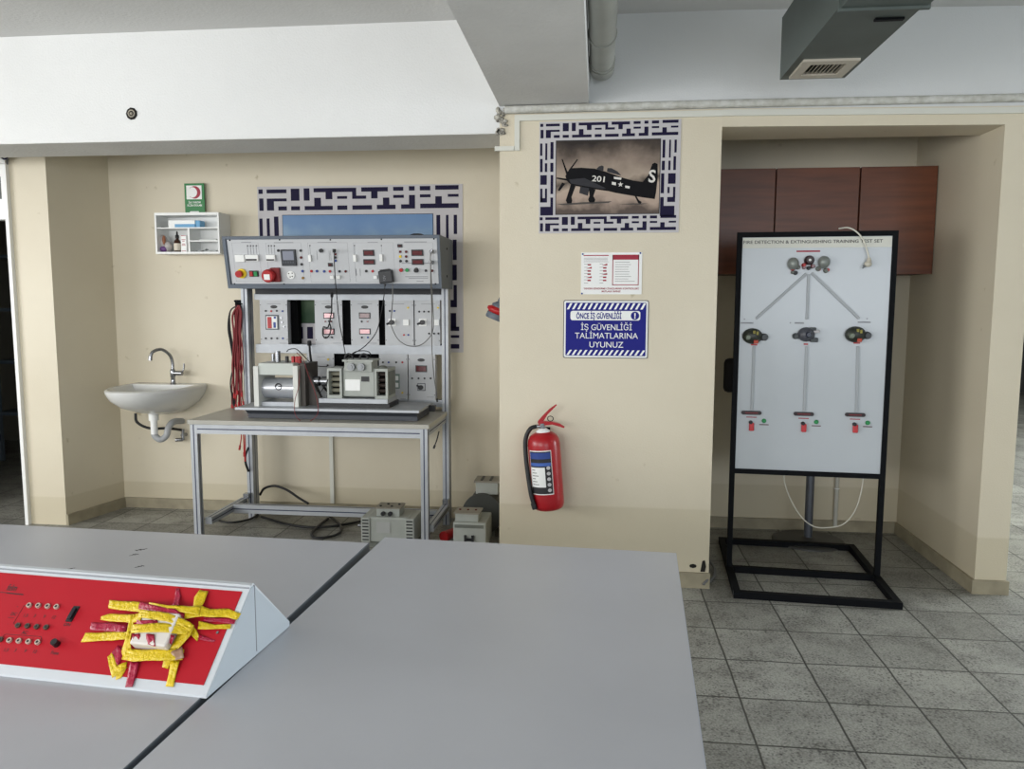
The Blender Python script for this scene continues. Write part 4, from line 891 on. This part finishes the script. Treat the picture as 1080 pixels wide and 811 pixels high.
# vertical trunking behind the bench
a = atY(350, 462, YA); o = MB().box(a.x-.014, a.x+.014, YA-.022, YA, .08, a.z+.15).build('wall_trunking', mat('trunking', '#d6d6cc')); tag(o, 'vertical cable trunking on the wall behind the workbench', 'trunking')

# ---------------------------------------------------------------- machines on the floor
def floor_motor(x, y, wd, dp, h, label, fins=True, boxx=.17, nameplate=True, shaft=True):
    t = thing('electric_motor', label, 'motor', (x+wd/2, y+dp/2, 0))
    MB().box(x+.03, x+wd-.03, y+.008, y+dp, .03, h, bev=.012).build('motor_body', GMOT, t)
    MB().box(x, x+wd, y+.01, y+dp-.01, 0, .03).build('feet', GMOTD, t)
    for s, xx in ((0, x), (1, x+wd-.06)):
        o = MB().box(xx, xx+.06, y, y+dp, .03, h-.004, bev=.006).build('end_bell', GMOT, t)
        b = MB()
        for k in range(7): b.box(xx+.01, xx+.05, y-.0015, y+.002, .045+k*.021, .053+k*.021)
        b.build('vent_slots', BLACK, o)
    if nameplate: MB().box(x+.10, x+.19, y+.005, y+.008, h-.10, h-.03).build('nameplate', mat('pale_plate', '#aeb0ae', .5), t)
    o = MB().box(x+boxx-.075, x+boxx+.075, y+.03, y+.15, h, h+.05, bev=.003).build('terminal_box', GMOT, t)
    MB().box(x+boxx-.082, x+boxx+.082, y+.024, y+.156, h+.05, h+.058).build('box_lid', mat('lid_taupe', '#8b867a', .5), o)
    b = MB()
    for k in range(4): b.cyl((x+boxx-.055+k*.036, y+.06+(k % 2)*.05, h+.058), (x+boxx-.055+k*.036, y+.06+(k % 2)*.05, h+.064), .008, 8)
    b.build('lid_sockets', BLACK, o)
    for k in (-.03, .015): MB().cyl((x+boxx+k, y+.03, h+.02), (x+boxx+k, y+.012, h+.02), .014, 12).build('cable_gland', BLACK, o)
    if shaft: MB().cyl((x-.05, y+dp/2, h*.55), (x+.002, y+dp/2, h*.55), .012, 12).build('shaft', STEEL, t)
    return t
floor_motor(-1.475, 4.66, .345, .22, .195, 'grey finned electric motor on the floor behind the right bench leg')
t = thing('electric_motor', 'grey boxy motor with black sockets on the floor beside the pillar', 'motor', (-.77, 4.7, 0))
MB().box(-.87, -.665, 4.60, 4.86, .03, .198, bev=.006).box(-.85, -.69, 4.62, 4.84, 0, .03).build('motor_body', GMOT, t)
MB().box(-.86, -.68, 4.597, 4.60, .165, .185).build('front_lip', GMOTD, t)
o = MB().box(-.86, -.715, 4.62, 4.74, .198, .248, bev=.003).build('terminal_box', GMOT, t)
MB().box(-.868, -.706, 4.61, 4.75, .248, .256).build('box_lid', MATS['lid_taupe'], o)
b = MB()
for k in range(3): b.cyl((-.84+k*.05, 4.685, .256), (-.84+k*.05, 4.685, .262), .007, 8)
b.build('lid_sockets', REDD, o)
MB().box(-.80, -.785, 4.588, 4.60, .08, .12).box(-.755, -.74, 4.588, 4.60, .08, .12).box(-.785, -.755, 4.594, 4.60, .083, .10).build('front_sockets', BLACK, t)
t = thing('electric_motor', 'dark flanged motor against the wall behind the boxy motor', 'motor', (-.72, 5.1, 0))
MB().cyl((-.74, 4.97, .16), (-.74, 5.25, .16), .12, 28).cyl((-.74, 4.94, .16), (-.74, 4.97, .16), .135, 28).build('motor_body', mat('soot_grey', '#3f413e', .6), t)
MB().box(-.82, -.66, 4.98, 5.24, 0, .05).build('feet', GMOTD, t)
o = MB().box(-.79, -.64, 4.99, 5.13, .28, .36, bev=.004).build('terminal_box', GMOT, t)
MB().box(-.80, -.63, 4.98, 5.14, .36, .372).build('box_lid', MATS['lid_taupe'], o)
b = MB().box(-.76, -.745, 5.0, 5.12, .372, .376).box(-.70, -.685, 5.0, 5.12, .372, .376); b.build('lid_slots', BLACK, o)
o = thing('red_plug', 'red industrial plug lying on the floor beside the boxy motor', 'plug', (-.93, 4.85, 0))
MB().cyl((-.97, 4.80, .04), (-.91, 4.92, .045), .036, 18, .028).build('plug_body', RED, o)
MB().cyl((-.91, 4.92, .045), (-.885, 4.97, .05), .022, 14, .012).build('cable_gland', mat('dark_red_plastic', '#7d1318'), o)

# ---------------------------------------------------------------- wall cupboards in the niche
WD = bpy.data.materials.new('cherry_wood'); WD.use_nodes = True
N = WD.node_tree.nodes; L = WD.node_tree.links; g = N.new('ShaderNodeNewGeometry'); mp_ = N.new('ShaderNodeMapping'); mp_.inputs['Scale'].default_value = (1.2, 3, 14)
L.new(g.outputs['Position'], mp_.inputs[0]); nn = N.new('ShaderNodeTexNoise'); nn.inputs['Scale'].default_value = 2.2; nn.inputs['Detail'].default_value = 6; L.new(mp_.outputs[0], nn.inputs['Vector'])
cr = N.new('ShaderNodeValToRGB'); cr.color_ramp.elements[0].position = .35; cr.color_ramp.elements[0].color = hexc('#723e23'); cr.color_ramp.elements[1].position = .7; cr.color_ramp.elements[1].color = hexc('#5b3019')
L.new(nn.outputs['Fac'], cr.inputs[0]); L.new(cr.outputs[0], N['Principled BSDF'].inputs['Base Color']); N['Principled BSDF'].inputs['Roughness'].default_value = .35
zc0, zc1 = 1.727, 2.372
for x0, x1, lb in ((.632, 1.078, 'leftmost cherry wood wall cupboard, partly hidden by the pillar'), (1.082, 1.575, 'middle cherry wood wall cupboard above the training board'), (1.581, 2.026, 'rightmost cherry wood wall cupboard against the niche side wall')):
    t = thing('wall_cupboard', lb, 'cupboard', ((x0+x1)/2, 5.2, zc0), 'wall cupboards in the niche')
    MB().box(x0+.001, x1-.001, 5.052, YN-.001, zc0+.002, zc1-.002).build('body', mat('cupboard_carcass', '#5e3120', .5), t)
    MB().box(x0+.002, x1-.002, 5.032, 5.05, zc0, zc1, bev=.0015).build('door', WD, t)

# ---------------------------------------------------------------- training board on its stand
tb_ = thing('training_board', 'white fire detection training board on a black steel frame stand', 'training board', (1.18, 4.51, 0))
ANG = math.radians(-4.0)
TS = Matrix.Translation((1.18, 4.51, 0)) @ Matrix.Rotation(ANG, 4, 'Z')
t_ = .036
W2, D2 = .415, .49
for name, q in (('base_bar', (-W2, W2, -D2, -D2+t_)), ('base_bar', (-W2, W2, D2-t_, D2)), ('base_bar', (-W2, -W2+t_, -D2+t_, D2-t_)), ('base_bar', (W2-t_, W2, -D2+t_, D2-t_)), ('base_bar', (-W2+t_, W2-t_, -.085, -.055))):
    MB(TS).box(*q, 0, t_).build(name, BLKM, tb_)
MB(TS).box(-W2-.001, -W2+.001, -D2, -D2+t_, .002, t_-.002).box(W2-.001, W2+.001, -D2-.001, -D2+.02, .006, t_-.006).build('open_tube_end', BLACK, tb_)
YP = -.07
PT = 1.935
for sx in (-1, 1):
    xa = sx*(W2-.014); MB(TS).box(xa-.014, xa+.014, YP-.015, YP+.015, t_, PT).build('upright', BLKM, tb_)
MB(TS).box(-W2+.028, W2-.028, YP-.015, YP+.015, PT-.028, PT).build('top_bar', BLKM, tb_)
MB(TS).box(-W2+.028, W2-.028, YP-.015, YP+.015, .583, .611).build('lower_bar', BLKM, tb_)
pb0 = TS @ Vector((0, YP-.008, 0)); nb = (TS.to_3x3() @ Vector((0, -1, 0)))
bd = MB(TS).box(-W2+.028, W2-.028, YP-.008, YP+.006, .611, PT-.028).build('board', mat('glossy_white_board', '#bcc2c7', .2), tb_)
TSi = TS.inverted()
def bl_(px, py, off=0): v = TSi @ atP(px, py, pb0, nb); return v.x, v.z
YB = YP-.008
hz = bl_(855, 260)[1]
MB(TS).box(-W2+.03, W2-.03, YB-.002, YB, hz-.006, PT-.03).build('title_strip', mat('title_cream', '#d6d6cc', .4), tb_)
MB(TS).text('FIRE DETECTION & EXTINGUISHING TRAINING TEST SET', XZ(-.022, YB-.0025, hz+.018), .017, width=.72, bold=.012).build('title', mat('title_ink', '#4a4a48', .5), tb_)
def bbx(name, x0, y0, x1, y1, m, d=.004, base=0, bev=0):
    a = bl_(x0, y0); c = bl_(x1, y1); return MB(TS).box(a[0], c[0], YB-base-d, YB-base, c[1], a[1], bev=bev).build(name, m, tb_)
def z2(x, y): return 760+x/5.684, 240+y/5.684
bbx('red_caption', *z2(455, 138), *z2(597, 146), RINK, .001)
TRK = mat('grey_trunking', '#a6abaf', .45)
def strip(name, xa, ya, xb, yb_, wd=.014):
    a = Vector(bl_(xa, ya)); c = Vector(bl_(xb, yb_)); d_ = (c-a); ln = d_.length; ang = math.atan2(d_.y, d_.x)
    T = TS @ Matrix.Translation((a.x, YB, a.y)) @ Matrix.Rotation(-ang, 4, 'Y')
    MB(T).box(0, ln, -.009, 0, -wd/2, wd/2, bev=.002).build(name, TRK, tb_)
strip('trunking_strip', *z2(515, 275), *z2(212, 546)); strip('trunking_strip', *z2(527, 280), *z2(517, 550)); strip('trunking_strip', *z2(545, 272), *z2(828, 545))
def z3(x, y): return 760+x/5.684, 360+y/5.684
strip('trunking_strip', *z3(200, 28), *z3(187, 412)); strip('trunking_strip', *z3(515, 30), *z3(500, 418)); strip('trunking_strip', *z3(822, 30), *z3(813, 425))
for q in ((120,567,197,576), (444,567,500,577), (822,563,900,572)): bbx('dark_caption', *z2(q[0], q[1]), *z2(q[2], q[3]), GINK, .001)
for x, y in ((143,549),(418,571),(878,546)): bbx('caption_dot', *z2(x-4, y-4), *z2(x+4, y+4), GINK, .001)
# detectors at the top
def bc(px, py): return bl_(px, py)
def bdisc(name, px, py, r, d, m, n=20, rx=1, parent=None, dome=False):
    a = bc(px, py); T = TS @ Matrix.Translation((a[0], YB, a[1]))
    b = MB(T)
    if dome: b.sphere((0, -d*.3, 0), r*rx, d*.7, r, 18)
    else: b.lathe([(r, 0), (r*.95, d*.7), (r*.7, d)], (0, 0, 0), (0, -1, 0), n, T=Matrix.Scale(rx, 4, (1, 0, 0)))
    return b.build(name, m, parent or tb_)
SG = mat('detector_grey', '#8a8f8b', .35, .3)
def terminals(pts):
    for x, y, m, r in pts: bdisc('terminal_block', *z2(x, y), r, .02, m, 10)
bdisc('smoke_detector', *z2(432, 217), .034, .05, SG, rx=.9, dome=True); bdisc('heat_detector', *z2(529, 196), .026, .035, mat('dark_maroon', '#2e1a1e', .4)); bdisc('detector_centre', *z2(529, 196), .009, .04, WHT, 12)
bdisc('smoke_detector', *z2(616, 208), .034, .05, SG, rx=.92, dome=True)
terminals(((432,245,RED,.014),(430,268,GMOTD,.01),(448,272,BLACK,.012),(462,238,GMOTD,.013),(498,225,RED,.012),(499,240,REDD,.010),(527,243,BLACK,.011),(552,232,REDD,.013),(585,247,GMOTD,.014),(588,250,RED,.010),(630,258,GMOTD,.014),(640,254,RED,.010)))
# call points
OLV = mat('olive_body', '#4d5048', .4)
def callpoint(x, y):
    bdisc('call_point', *z2(x-16, y), .044, .05, mat('dark_olive', '#2c3029', .4), rx=1.25, dome=True)
    a = z2(x-10, y-34); c = z2(x+24, y+34); bbx('valve_body', *a, *c, OLV, .04, bev=.008)
    bdisc('valve_cap', *z2(x+55, y+6), .021, .035, mat('dark_slate', '#33383a', .4)); bdisc('gauge_face', *z2(x-45, y+6), .017, .058, mat('gauge_green', '#66705c', .3), 16)
    bbx('yellow_tag', *z2(x-16, y-34), *z2(x-2, y+10), mat('worn_yellow', '#8f8638', .5), .047, bev=.002); bbx('yellow_tag', *z2(x+4, y-28), *z2(x+16, y-8), MATS['worn_yellow'], .049)
    bbx('orange_tag', *z2(x-12, y+22), *z2(x+14, y+44), mat('orange_tag', '#b5442c', .5), .049, bev=.002)
    bbx('red_clip', *z2(x-24, y+48), *z2(x+14, y+56), RED, .006)
callpoint(205, 650); callpoint(820, 640)
x, y = 510, 640
bdisc('call_point', *z2(x, y), .040, .05, mat('slate_body', '#4b4d55', .4), rx=1.15, dome=True); bdisc('gauge_face', *z2(x+8, y), .018, .062, mat('gauge_navy', '#1b2136', .3), 16)
bdisc('valve_cap', *z2(x-62, y+10), .017, .03, MATS['dark_slate']); bbx('valve_arm', *z2(x-55, y-8), *z2(x-20, y+18), MATS['slate_body'], .025, bev=.004)
bbx('valve_body', *z2(x+20, y-42), *z2(x+58, y-22), MATS['dark_slate'], .03, bev=.004); bbx('valve_body', *z2(x+25, y+20), *z2(x+68, y+46), MATS['dark_slate'], .03, bev=.004); bbx('white_cap', *z2(x+40, y-26), *z2(x+80, y-8), PAPER, .03, bev=.006)
bbx('red_clip', *z2(x-12, y+54), *z2(x+12, y+63), RED, .006)
# lower bottles
for x, y in ((184, 427), (497, 434), (805, 439)):
    a = bc(*z3(x-60, y-13)); c = bc(*z3(x+60, y+13))
    r_ = (a[1]-c[1])/2; MB(TS).prism(rrect(a[0], c[0], c[1], a[1], r_*.95), YB-.012, YB, 'xz').build('nozzle_plate', mat('dark_plate', '#241418', .4), tb_)
    MB(TS).box(a[0]+.02, c[0]-.02, YB-.014, YB-.012, c[1]+.008, a[1]-.008).build('nozzle_slot', mat('deep_red', '#7a1a22', .4), tb_)
    bbx('red_caption', *z3(x-30, y+24), *z3(x+32, y+31), RINK, .001)
    bbx('toggle_lever', *z3(x-14, y+58), *z3(x+14, y+108), mat('bright_red', '#c23238', .35), .02, bev=.005); bdisc('toggle_hinge', *z3(x-4, y+58), .011, .022, BLACK, 12)
    bdisc('green_lamp', *z3(x+76, y+49), .0125, .012, GREEN, 14); bbx('status_caption', *z3(x+48, y+69), *z3(x+104, y+76), mat('maroon_ink', '#54242c', .6), .001)
# white mains cable with plug hanging over the board
P_ = [atP(885, 241, pb0+nb*-.04, nb), atP(895, 240.2, pb0+nb*.02, nb), atP(904, 245, pb0+nb*.022, nb), atP(911, 254, pb0+nb*.022, nb), atP(915, 266, pb0+nb*.022, nb), atP(916.5, 272, pb0+nb*.022, nb)]
o = tag(MB().tube(P_, .0042, 8).build('mains_cable', WCABLE), 'white mains cable with a plug hanging over the top of the training board', 'cable')
MB().cyl(P_[-1], atP(916.5, 276, pb0+nb*.024, nb), .008, 12, .014).sphere(atP(915.5, 278.5, pb0+nb*.024, nb), .02, .016, .016, 12).build('plug', mat('cream_plug', '#c9c3b4', .4), o)
MB().cyl(atP(914, 278, pb0+nb*.026, nb), atP(910, 281, pb0+nb*.030, nb), .003, 8).cyl(atP(914, 280, pb0+nb*.026, nb), atP(909.5, 283, pb0+nb*.030, nb), .003, 8).build('pin', STEEL, o)
# thin cable hanging below the board
P_ = [atY(830, 492, 4.5), atY(827, 505, 4.52), atY(833, 525, 4.55), atY(845, 545, 4.57), atY(858, 555, 4.57), atY(872, 556.5, 4.55), atY(889, 553, 4.52), atY(901, 540, 4.5), atY(908, 520, 4.48), atY(911, 500, 4.46), atY(912, 492, 4.46)]
tag(MB().tube(P_, .0035, 8).build('hanging_cable', WCABLE), 'thin white cable sagging in a loop below the training board', 'cable')
# pedestal behind the board
pd = thing('pedestal_stand', 'grey pole on a flat round base standing behind the training board', 'stand', (1.385, 5.12, 0))
MB().lathe([(.225, 0), (.225, .008), (.2, .016), (.05, .022), (.03, .03)], (1.385, 5.12, 0), n=40).build('round_base', mat('dark_iron', '#4b4b49', .45, .4), pd)
MB().cyl((1.385, 5.12, .02), (1.385, 5.12, 1.0), .026, 20).build('pole', mat('grey_pole', '#62666e', .4, .4), pd)
MB().box(.80, 1.55, 5.0, 5.06, .98, 1.20, bev=.03).box(1.33, 1.44, 5.06, 5.14, 1.0, 1.18).build('black_head', BLACK, pd)
o = MB().cyl((1.625, YN-.02, .04), (1.625, YN-.02, 1.5), .014, 12).build('white_pipe', mat('cream_pipe', '#c5c4ba', .4)); tag(o, 'slim white vertical pipe on the niche back wall', 'pipe')
for zz in (.3, 1.0): MB().ring((1.625, YN-.02, zz), (0, 0, 1), .015, .004, 14).build('clip', WHT, o)
o = MB().tube([Vector((.645, 4.45, .03)), atZ(748, 592, .03), atZ(753.5, 600, .02), atZ(752.5, 608, .012), atZ(747, 614, .012), atZ(742, 616, .03), Vector((.615, 4.178, .05))], .007, 8).build('grey_conduit', GCABLE); tag(o, 'grey cable looping out at the foot of the pillar', 'cable')
o = MB().prism([(.575, .09), (.600, .09), (.605, .12), (.598, .155), (.585, .15), (.58, .12)], YF-.003, YF, 'xz').sphere((.535, YF-.002, .12), .02, .003, .012, 8).build('broken_plaster', mat('hole_dark', '#1c1a17')); tag(o, 'dark chipped plaster at the bottom right corner of the pillar', 'plaster')

# ---------------------------------------------------------------- desks in front
DT = mat('grey_laminate_desk', '#b9bbc1', .33, var=.05, vscale=3); ET = mat('pale_edge_band', '#b4bac6', .4); EB = mat('black_edge_band', '#545b62', .5)
LEGM = mat('grey_leg', '#777b80', .4, .5)
def desk(label, corner, wd, dp, right_edge, AD, name='desk', dirx=1):
    AD = math.radians(AD)
    # corner = back corner nearest to the gap, dirx the way the desk runs
    t = thing(name, label, 'desk', (corner[0], corner[1], 0))
    T = Matrix.Translation((corner[0], corner[1], 0)) @ Matrix.Rotation(AD, 4, 'Z')
    x0, x1 = (0, wd) if dirx > 0 else (-wd, 0)
    MB(T).box(x0+.002, x1-.002, -dp+.002, -.002, .722, .75).build('desktop', DT, t)
    MB(T).box(x0, x0+.002, -dp, 0, .72, .7495).box(x1-.002, x1, -dp, 0, .72, .7495).box(x0+.002, x1-.002, -.002, 0, .72, .7495).box(x0+.002, x1-.002, -dp, -dp+.002, .72, .7495).build('edge_band', right_edge, t)
    for xx in (x0+.05, x1-.08):
        for yy in (-.08, -dp+.05): MB(T).box(xx, xx+.03, yy, yy+.03, 0, .722).build('leg', LEGM, t)
    MB(T).box(x0+.08, x1-.08, -.07, -.055, .35, .722).build('modesty_panel', mat('panel_grey', '#8f9195', .5), t)
    return t, T
rc = atZ(406, 566.5, .75); lc = atZ(389.4, 572.3, .75)
dr, TR_ = desk('pale grey desk in the foreground, right of the gap', (rc.x, rc.y), .975, 1.75, ET, -3.1)
dl, TL_ = desk('pale grey desk at left carrying the red console', (lc.x, lc.y), 2.1, 1.75, EB, -2.3, dirx=-1)
# worn marks on the left desk
b = MB()
for px, py in ((139, 585.5), (144, 580.5), (148, 580), (145, 598), (71, 600.5)):
    v = atZ(px, py, .7503)
    for k in range(3): b.box(-.008, .006, -.0015, .0015, -.0001, .0002, Matrix.Translation(v+Vector((k*.005, k*.006, 0))) @ Matrix.Rotation(random.uniform(-.6, 1), 4, 'Z'))
b.build('scuff_marks', INK, dl)

# ---------------------------------------------------------------- red console with tape
rcn = thing('supply_console', 'red and white sloping power supply console wrapped in yellow tape', 'power supply', (-.78, 1.6, .75))
TCN = Matrix.Translation((-.777, 1.417, .7505)) @ Matrix.Rotation(math.radians(-4.6), 4, 'Z')
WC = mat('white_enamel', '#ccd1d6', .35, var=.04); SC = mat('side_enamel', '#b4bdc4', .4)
prof = [(0, .0), (0, .006), (.186, .168), (.196, .170), (.36, .012), (.36, 0)]
CL = 1.05
MB(TCN).prism(prof, -CL, 0, 'yz').build('housing', WC, rcn)
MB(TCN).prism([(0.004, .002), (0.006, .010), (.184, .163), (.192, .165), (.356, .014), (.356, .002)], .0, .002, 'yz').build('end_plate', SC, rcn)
MB(TCN).box(.0, .003, .196, .198, .01, .165).build('end_seam', GINK, rcn)
# sloping face frame: u along x, v up slope
sa = math.atan2(.162, .186); SL = math.hypot(.162, .186)
TF = TCN @ Matrix.Translation((0, 0, .006)) @ Matrix.Rotation(sa, 4, 'X')
TFi = TF.inverted(); pf = TF @ Vector((0, 0, 0)); nf = (TF.to_3x3() @ Vector((0, 0, 1)))
def fl(px, py): v = TFi @ atP(px, py, pf, nf); return v.x, v.y
a = fl(*(250, 626)); c = fl(*(211.5, 728))
RP = mat('console_red', '#b01424', .55, spec=.25, var=.05, vscale=8)
print('face', a, c, SL)
PX1, PV1, PV0 = -.014, SL-.017, .020
fp = MB(TF).box(-CL+.015, PX1, PV0, PV1, 0, .0018).build('front_panel', RP, rcn)
MB(TF).box(-CL, -.001, SL-.0085, SL-.0072, 0, .0015).build('seam', GINK, rcn)
MB(TF).box(-CL, 0, SL-.006, SL-.001, 0, .004).build('top_lip', WC, rcn)
def s6(x, y): return x/7.37, 600+y/7.37
def fdot(name, x, y, r, m, d, n=14, s=s6, inner=None):
    a = fl(*s(x, y)); o = MB(TF).cyl((a[0], a[1], .0018), (a[0], a[1], d), r, n).build(name, m, rcn)
    if inner: MB(TF).cyl((a[0], a[1], d), (a[0], a[1], d+.0006), r*.5, 10).build('socket_hole', inner, o)
for x, y in ((235,290),(305,292),(378,297),(447,301),(82,562),(155,566),(229,572),(301,577)): fdot('socket', x, y, .0058, mat('pale_socket', '#b9a79a', .4), .007, inner=BLACK)
for x, y in ((148,446),(222,450),(294,456),(367,460),(12,555)): fdot('socket', x, y, .0058, mat('dark_socket', '#4a4138', .4), .007, inner=BLACK)
fdot('fuse_holder', 447, 590, .0075, BLACK, .016, 20)
a = fl(*s6(600, 295)); c = fl(*s6(540, 415))
xm = (a[0]+c[0])/2
MB(TF).box(xm-.0075, xm+.0075, c[1], a[1], .0018, .004).build('switch_bezel', BLACK, rcn); MB(TF).box(xm-.0045, xm+.0045, c[1]+.005, a[1]-.006, .004, .009, bev=.001).build('power_switch', mat('black_gloss', '#1c1f28', .2), rcn)
def ftext(s_, x, y, h, wd=None, name='lettering'):
    a = fl(*s6(x, y)); MB(TF @ Matrix.Translation((a[0], a[1], .0015))).text(s_, Matrix.Identity(4), h, .0008, bold=.01, width=wd).build(name, INK, rcn)
ftext('1,5', 197, 376, .0075); ftext('3', 268, 380, .0075); ftext('9', 343, 385, .0075); ftext('12', 415, 390, .0075)
ftext('1,5', 45, 645, .0075); ftext('3', 118, 648, .0075); ftext('9', 195, 653, .0075); ftext('12', 268, 658, .0075)
ftext('DC', 105, 365, .0075); ftext('AC', 190, 510, .0075); ftext('ON', 520, 448, .0075); ftext('Fuse', 425, 668, .0075); ftext('+', 136, 304, .005); ftext('-', 62, 436, .005)
ftext('felm', 88, 172, .016, .026)
b = MB(TF)
def fline(pts, t=.0007):
    for (xa, ya), (xb, yb_) in zip(pts, pts[1:]):
        p1 = Vector(fl(*s6(xa, ya))); p2 = Vector(fl(*s6(xb, yb_))); d_ = p2-p1
        b.box(0, d_.length, -t/2, t/2, 0, .0006, Matrix.Translation((p1.x, p1.y, .0018)) @ Matrix.Rotation(math.atan2(d_.y, d_.x), 4, 'Z'))
fline([(212,288),(190,288),(110,425),(125,440)]); fline([(20,535),(45,510),(325,530),(325,555)]); fline([(65,380),(112,384)]); fline([(5,184),(185,200)], .0012); fline([(55,192),(185,206)], .0009)
b.build('printed_lines', INK, rcn)
def s7(x, y): return 60+x/5.143, 610+y/5.143
a = fl(*s7(874, 297)); MB(TF).cyl((a[0], a[1], .0018), (a[0], a[1], .004), .003, 10).build('screw', STEEL, rcn)
# taped white box and the strips of tape
def fh(px, py, h):
    v = TFi @ atP(px, py, TF @ Vector((0, 0, h)), nf); return Vector((v.x, v.y, h))
tbx = fh(*s7(415, 300), .030); tb2 = fh(*s7(585, 370), .030); tb3 = fh(*s7(560, 180), .030)
bxm = MB(TF).box(min(tbx.x, tb2.x), tb2.x, tb2.y, tb3.y, .0018, .030, bev=.004).build('taped_box', mat('white_box', '#d8d2cb', .4), rcn)
TY = mat('yellow_tape', '#d9bb12', .32, var=.12, vscale=40, bump=.5, bscale=120); TR2 = mat('crimson_tape', '#a3153a', .25, var=.15, vscale=50, bump=.4, bscale=120)
TBR = mat('brown_tape', '#9b7a62', .35)
def tape(pts, m, w_=.0, hts=None):
    # pts: outline given as pairs (upper edge point, lower edge point) with heights
    vs = []; fs = []
    n_ = len(pts)
    for (xa, ya, xb, yb_, h) in pts:
        p = fh(*s7(xa, ya), h); q = fh(*s7(xb, yb_), h)
        for k in range(5):
            t = k/4; v = p.lerp(q, t); v.z += .0012*math.sin(k*2.1+xa*.05)*(1 if h > .004 else .4); vs.append(v)
    lo = [v - Vector((0, 0, .0009)) for v in vs]; o_ = len(vs)
    for i in range(n_-1):
        for k in range(4):
            a_ = i*5+k; f = (a_, a_+5, a_+6, a_+1); fs.append(f); fs.append(tuple(reversed([x+o_ for x in f])))
    rim = [k for k in range(5)] + [i*5+4 for i in range(1, n_)] + [(n_-1)*5+k for k in (3, 2, 1, 0)] + [i*5 for i in range(n_-2, 0, -1)]
    for i in range(len(rim)): a_, b__ = rim[i], rim[(i+1) % len(rim)]; fs.append((a_, b__, b__+o_, a_+o_))
    return MB(TF).add(vs+lo, fs, True).build('tape_strip', m, bxm)
L0, HB = .003, .033
def subdiv(pts, k=3):
    out = []
    for p, q in zip(pts, pts[1:]):
        for i in range(k): out.append(tuple(a+(b_-a)*i/k for a, b_ in zip(p, q)))
    return out+[pts[-1]]
tape(subdiv([(270,235,275,180,L0),(330,238,335,192,L0),(410,195,400,245,.02)][:0] or [(185,238,178,282,L0+.002),(260,240,255,285,L0+.003),(380,250,372,292,.015)]), TR2)
tape(subdiv([(285,118,278,160,.006),(350,122,345,172,.008),(450,128,440,180,.012),(540,160,530,200,.022)]), TY)
tape(subdiv([(240,205,236,225,.005),(290,192,285,232,.007),(420,196,405,240,.02),(470,180,450,230,HB)]), TY)
tape(subdiv([(155,295,130,345,L0+.001),(260,292,255,338,L0+.004),(400,288,385,330,.02)]), TY)
tape(subdiv([(450,125,440,165,.016),(540,150,530,180,.028),(640,165,615,200,.028),(690,200,670,215,.02)]), TR2)
tape(subdiv([(500,130,500,148,.022),(600,145,600,165,.028),(720,150,715,190,.022),(780,150,770,200,.018)]), TY)
tape(subdiv([(450,170,440,210,HB),(600,185,590,232,HB),(720,235,690,262,.024),(745,255,720,290,.02)]), TY)
tape(subdiv([(412,250,400,295,HB+.001),(570,240,565,290,HB+.001),(740,262,700,305,.02)]), TY)
tape(subdiv([(560,190,600,185,HB+.001),(560,290,625,300,HB+.002)][:1]+[(585,235,560,300,HB+.002),(660,300,600,320,.026)]), TR2) if False else None
tape(subdiv([(400,200,425,195,.022),(385,260,415,250,.02),(370,330,400,330,.02),(352,380,402,375,.01),(360,430,420,420,.006)]), TY)
tape(subdiv([(350,375,352,440,.005),(420,385,410,450,.012),(520,385,520,445,.014),(640,380,630,445,.012),(690,385,680,440,.006)]), TY)
tape(subdiv([(745,260,690,240,.018),(720,310,660,290,.016),(680,360,615,370,.012),(640,400,600,400,.008)]), TY)
tape(subdiv([(735,170,775,170,.014),(745,100,800,130,.010),(775,62,820,70,.006)]), TY)
tape(subdiv([(700,160,690,220,.018),(780,148,790,205,.016),(830,165,845,210,.010),(930,165,925,210,.005),(1000,190,975,225,.004)]), TY)
tape(subdiv([(770,232,765,275,.012),(860,250,855,275,.006),(945,248,940,272,.004)]), TY)
tape(subdiv([(735,250,700,260,.012),(760,285,720,300,.008),(775,320,760,340,.004)]), TY)
tape(subdiv([(800,208,790,232,.008),(880,212,880,236,.004),(970,225,960,248,.004)]), TR2)
tape(subdiv([(770,305,765,330,.006),(860,335,850,345,.003)]), TR2)
tape(subdiv([(645,55,662,52,.0035),(640,100,672,95,.004),(625,150,660,150,.016)]), TR2)
tape(subdiv([(330,360,365,395,.006),(300,400,345,440,.006),(290,440,330,475,.004)]), TR2)
tape(subdiv([(275,425,300,400,.006),(285,480,330,480,.005),(300,540,385,480,.005)]), TY)
tape(subdiv([(330,470,380,450,.006),(320,520,370,500,.004),(318,550,345,540,.003)]), TY)
tape(subdiv([(400,450,445,455,.008),(385,520,430,525,.004),(370,590,410,588,.004)]), TR2)
tape(subdiv([(580,430,625,440,.010),(570,480,600,490,.005)]), TY)
tape(subdiv([(615,440,665,450,.010),(605,520,645,525,.004),(588,585,632,588,.003)]), TY)
tape(subdiv([(615,400,680,370,.013),(640,445,690,430,.010)]), TBR)
tape(subdiv([(432,225,430,250,HB-.001),(545,225,550,245,HB-.001)]), TR2)
tape(subdiv([(408,300,450,300,HB-.001),(420,350,458,360,HB-.006)]), TR2)
tape(subdiv([(482,300,528,302,HB),(485,355,535,370,HB-.004)]), TR2)
tape(subdiv([(600,300,640,310,.028),(600,340,620,360,.02)]), TR2)
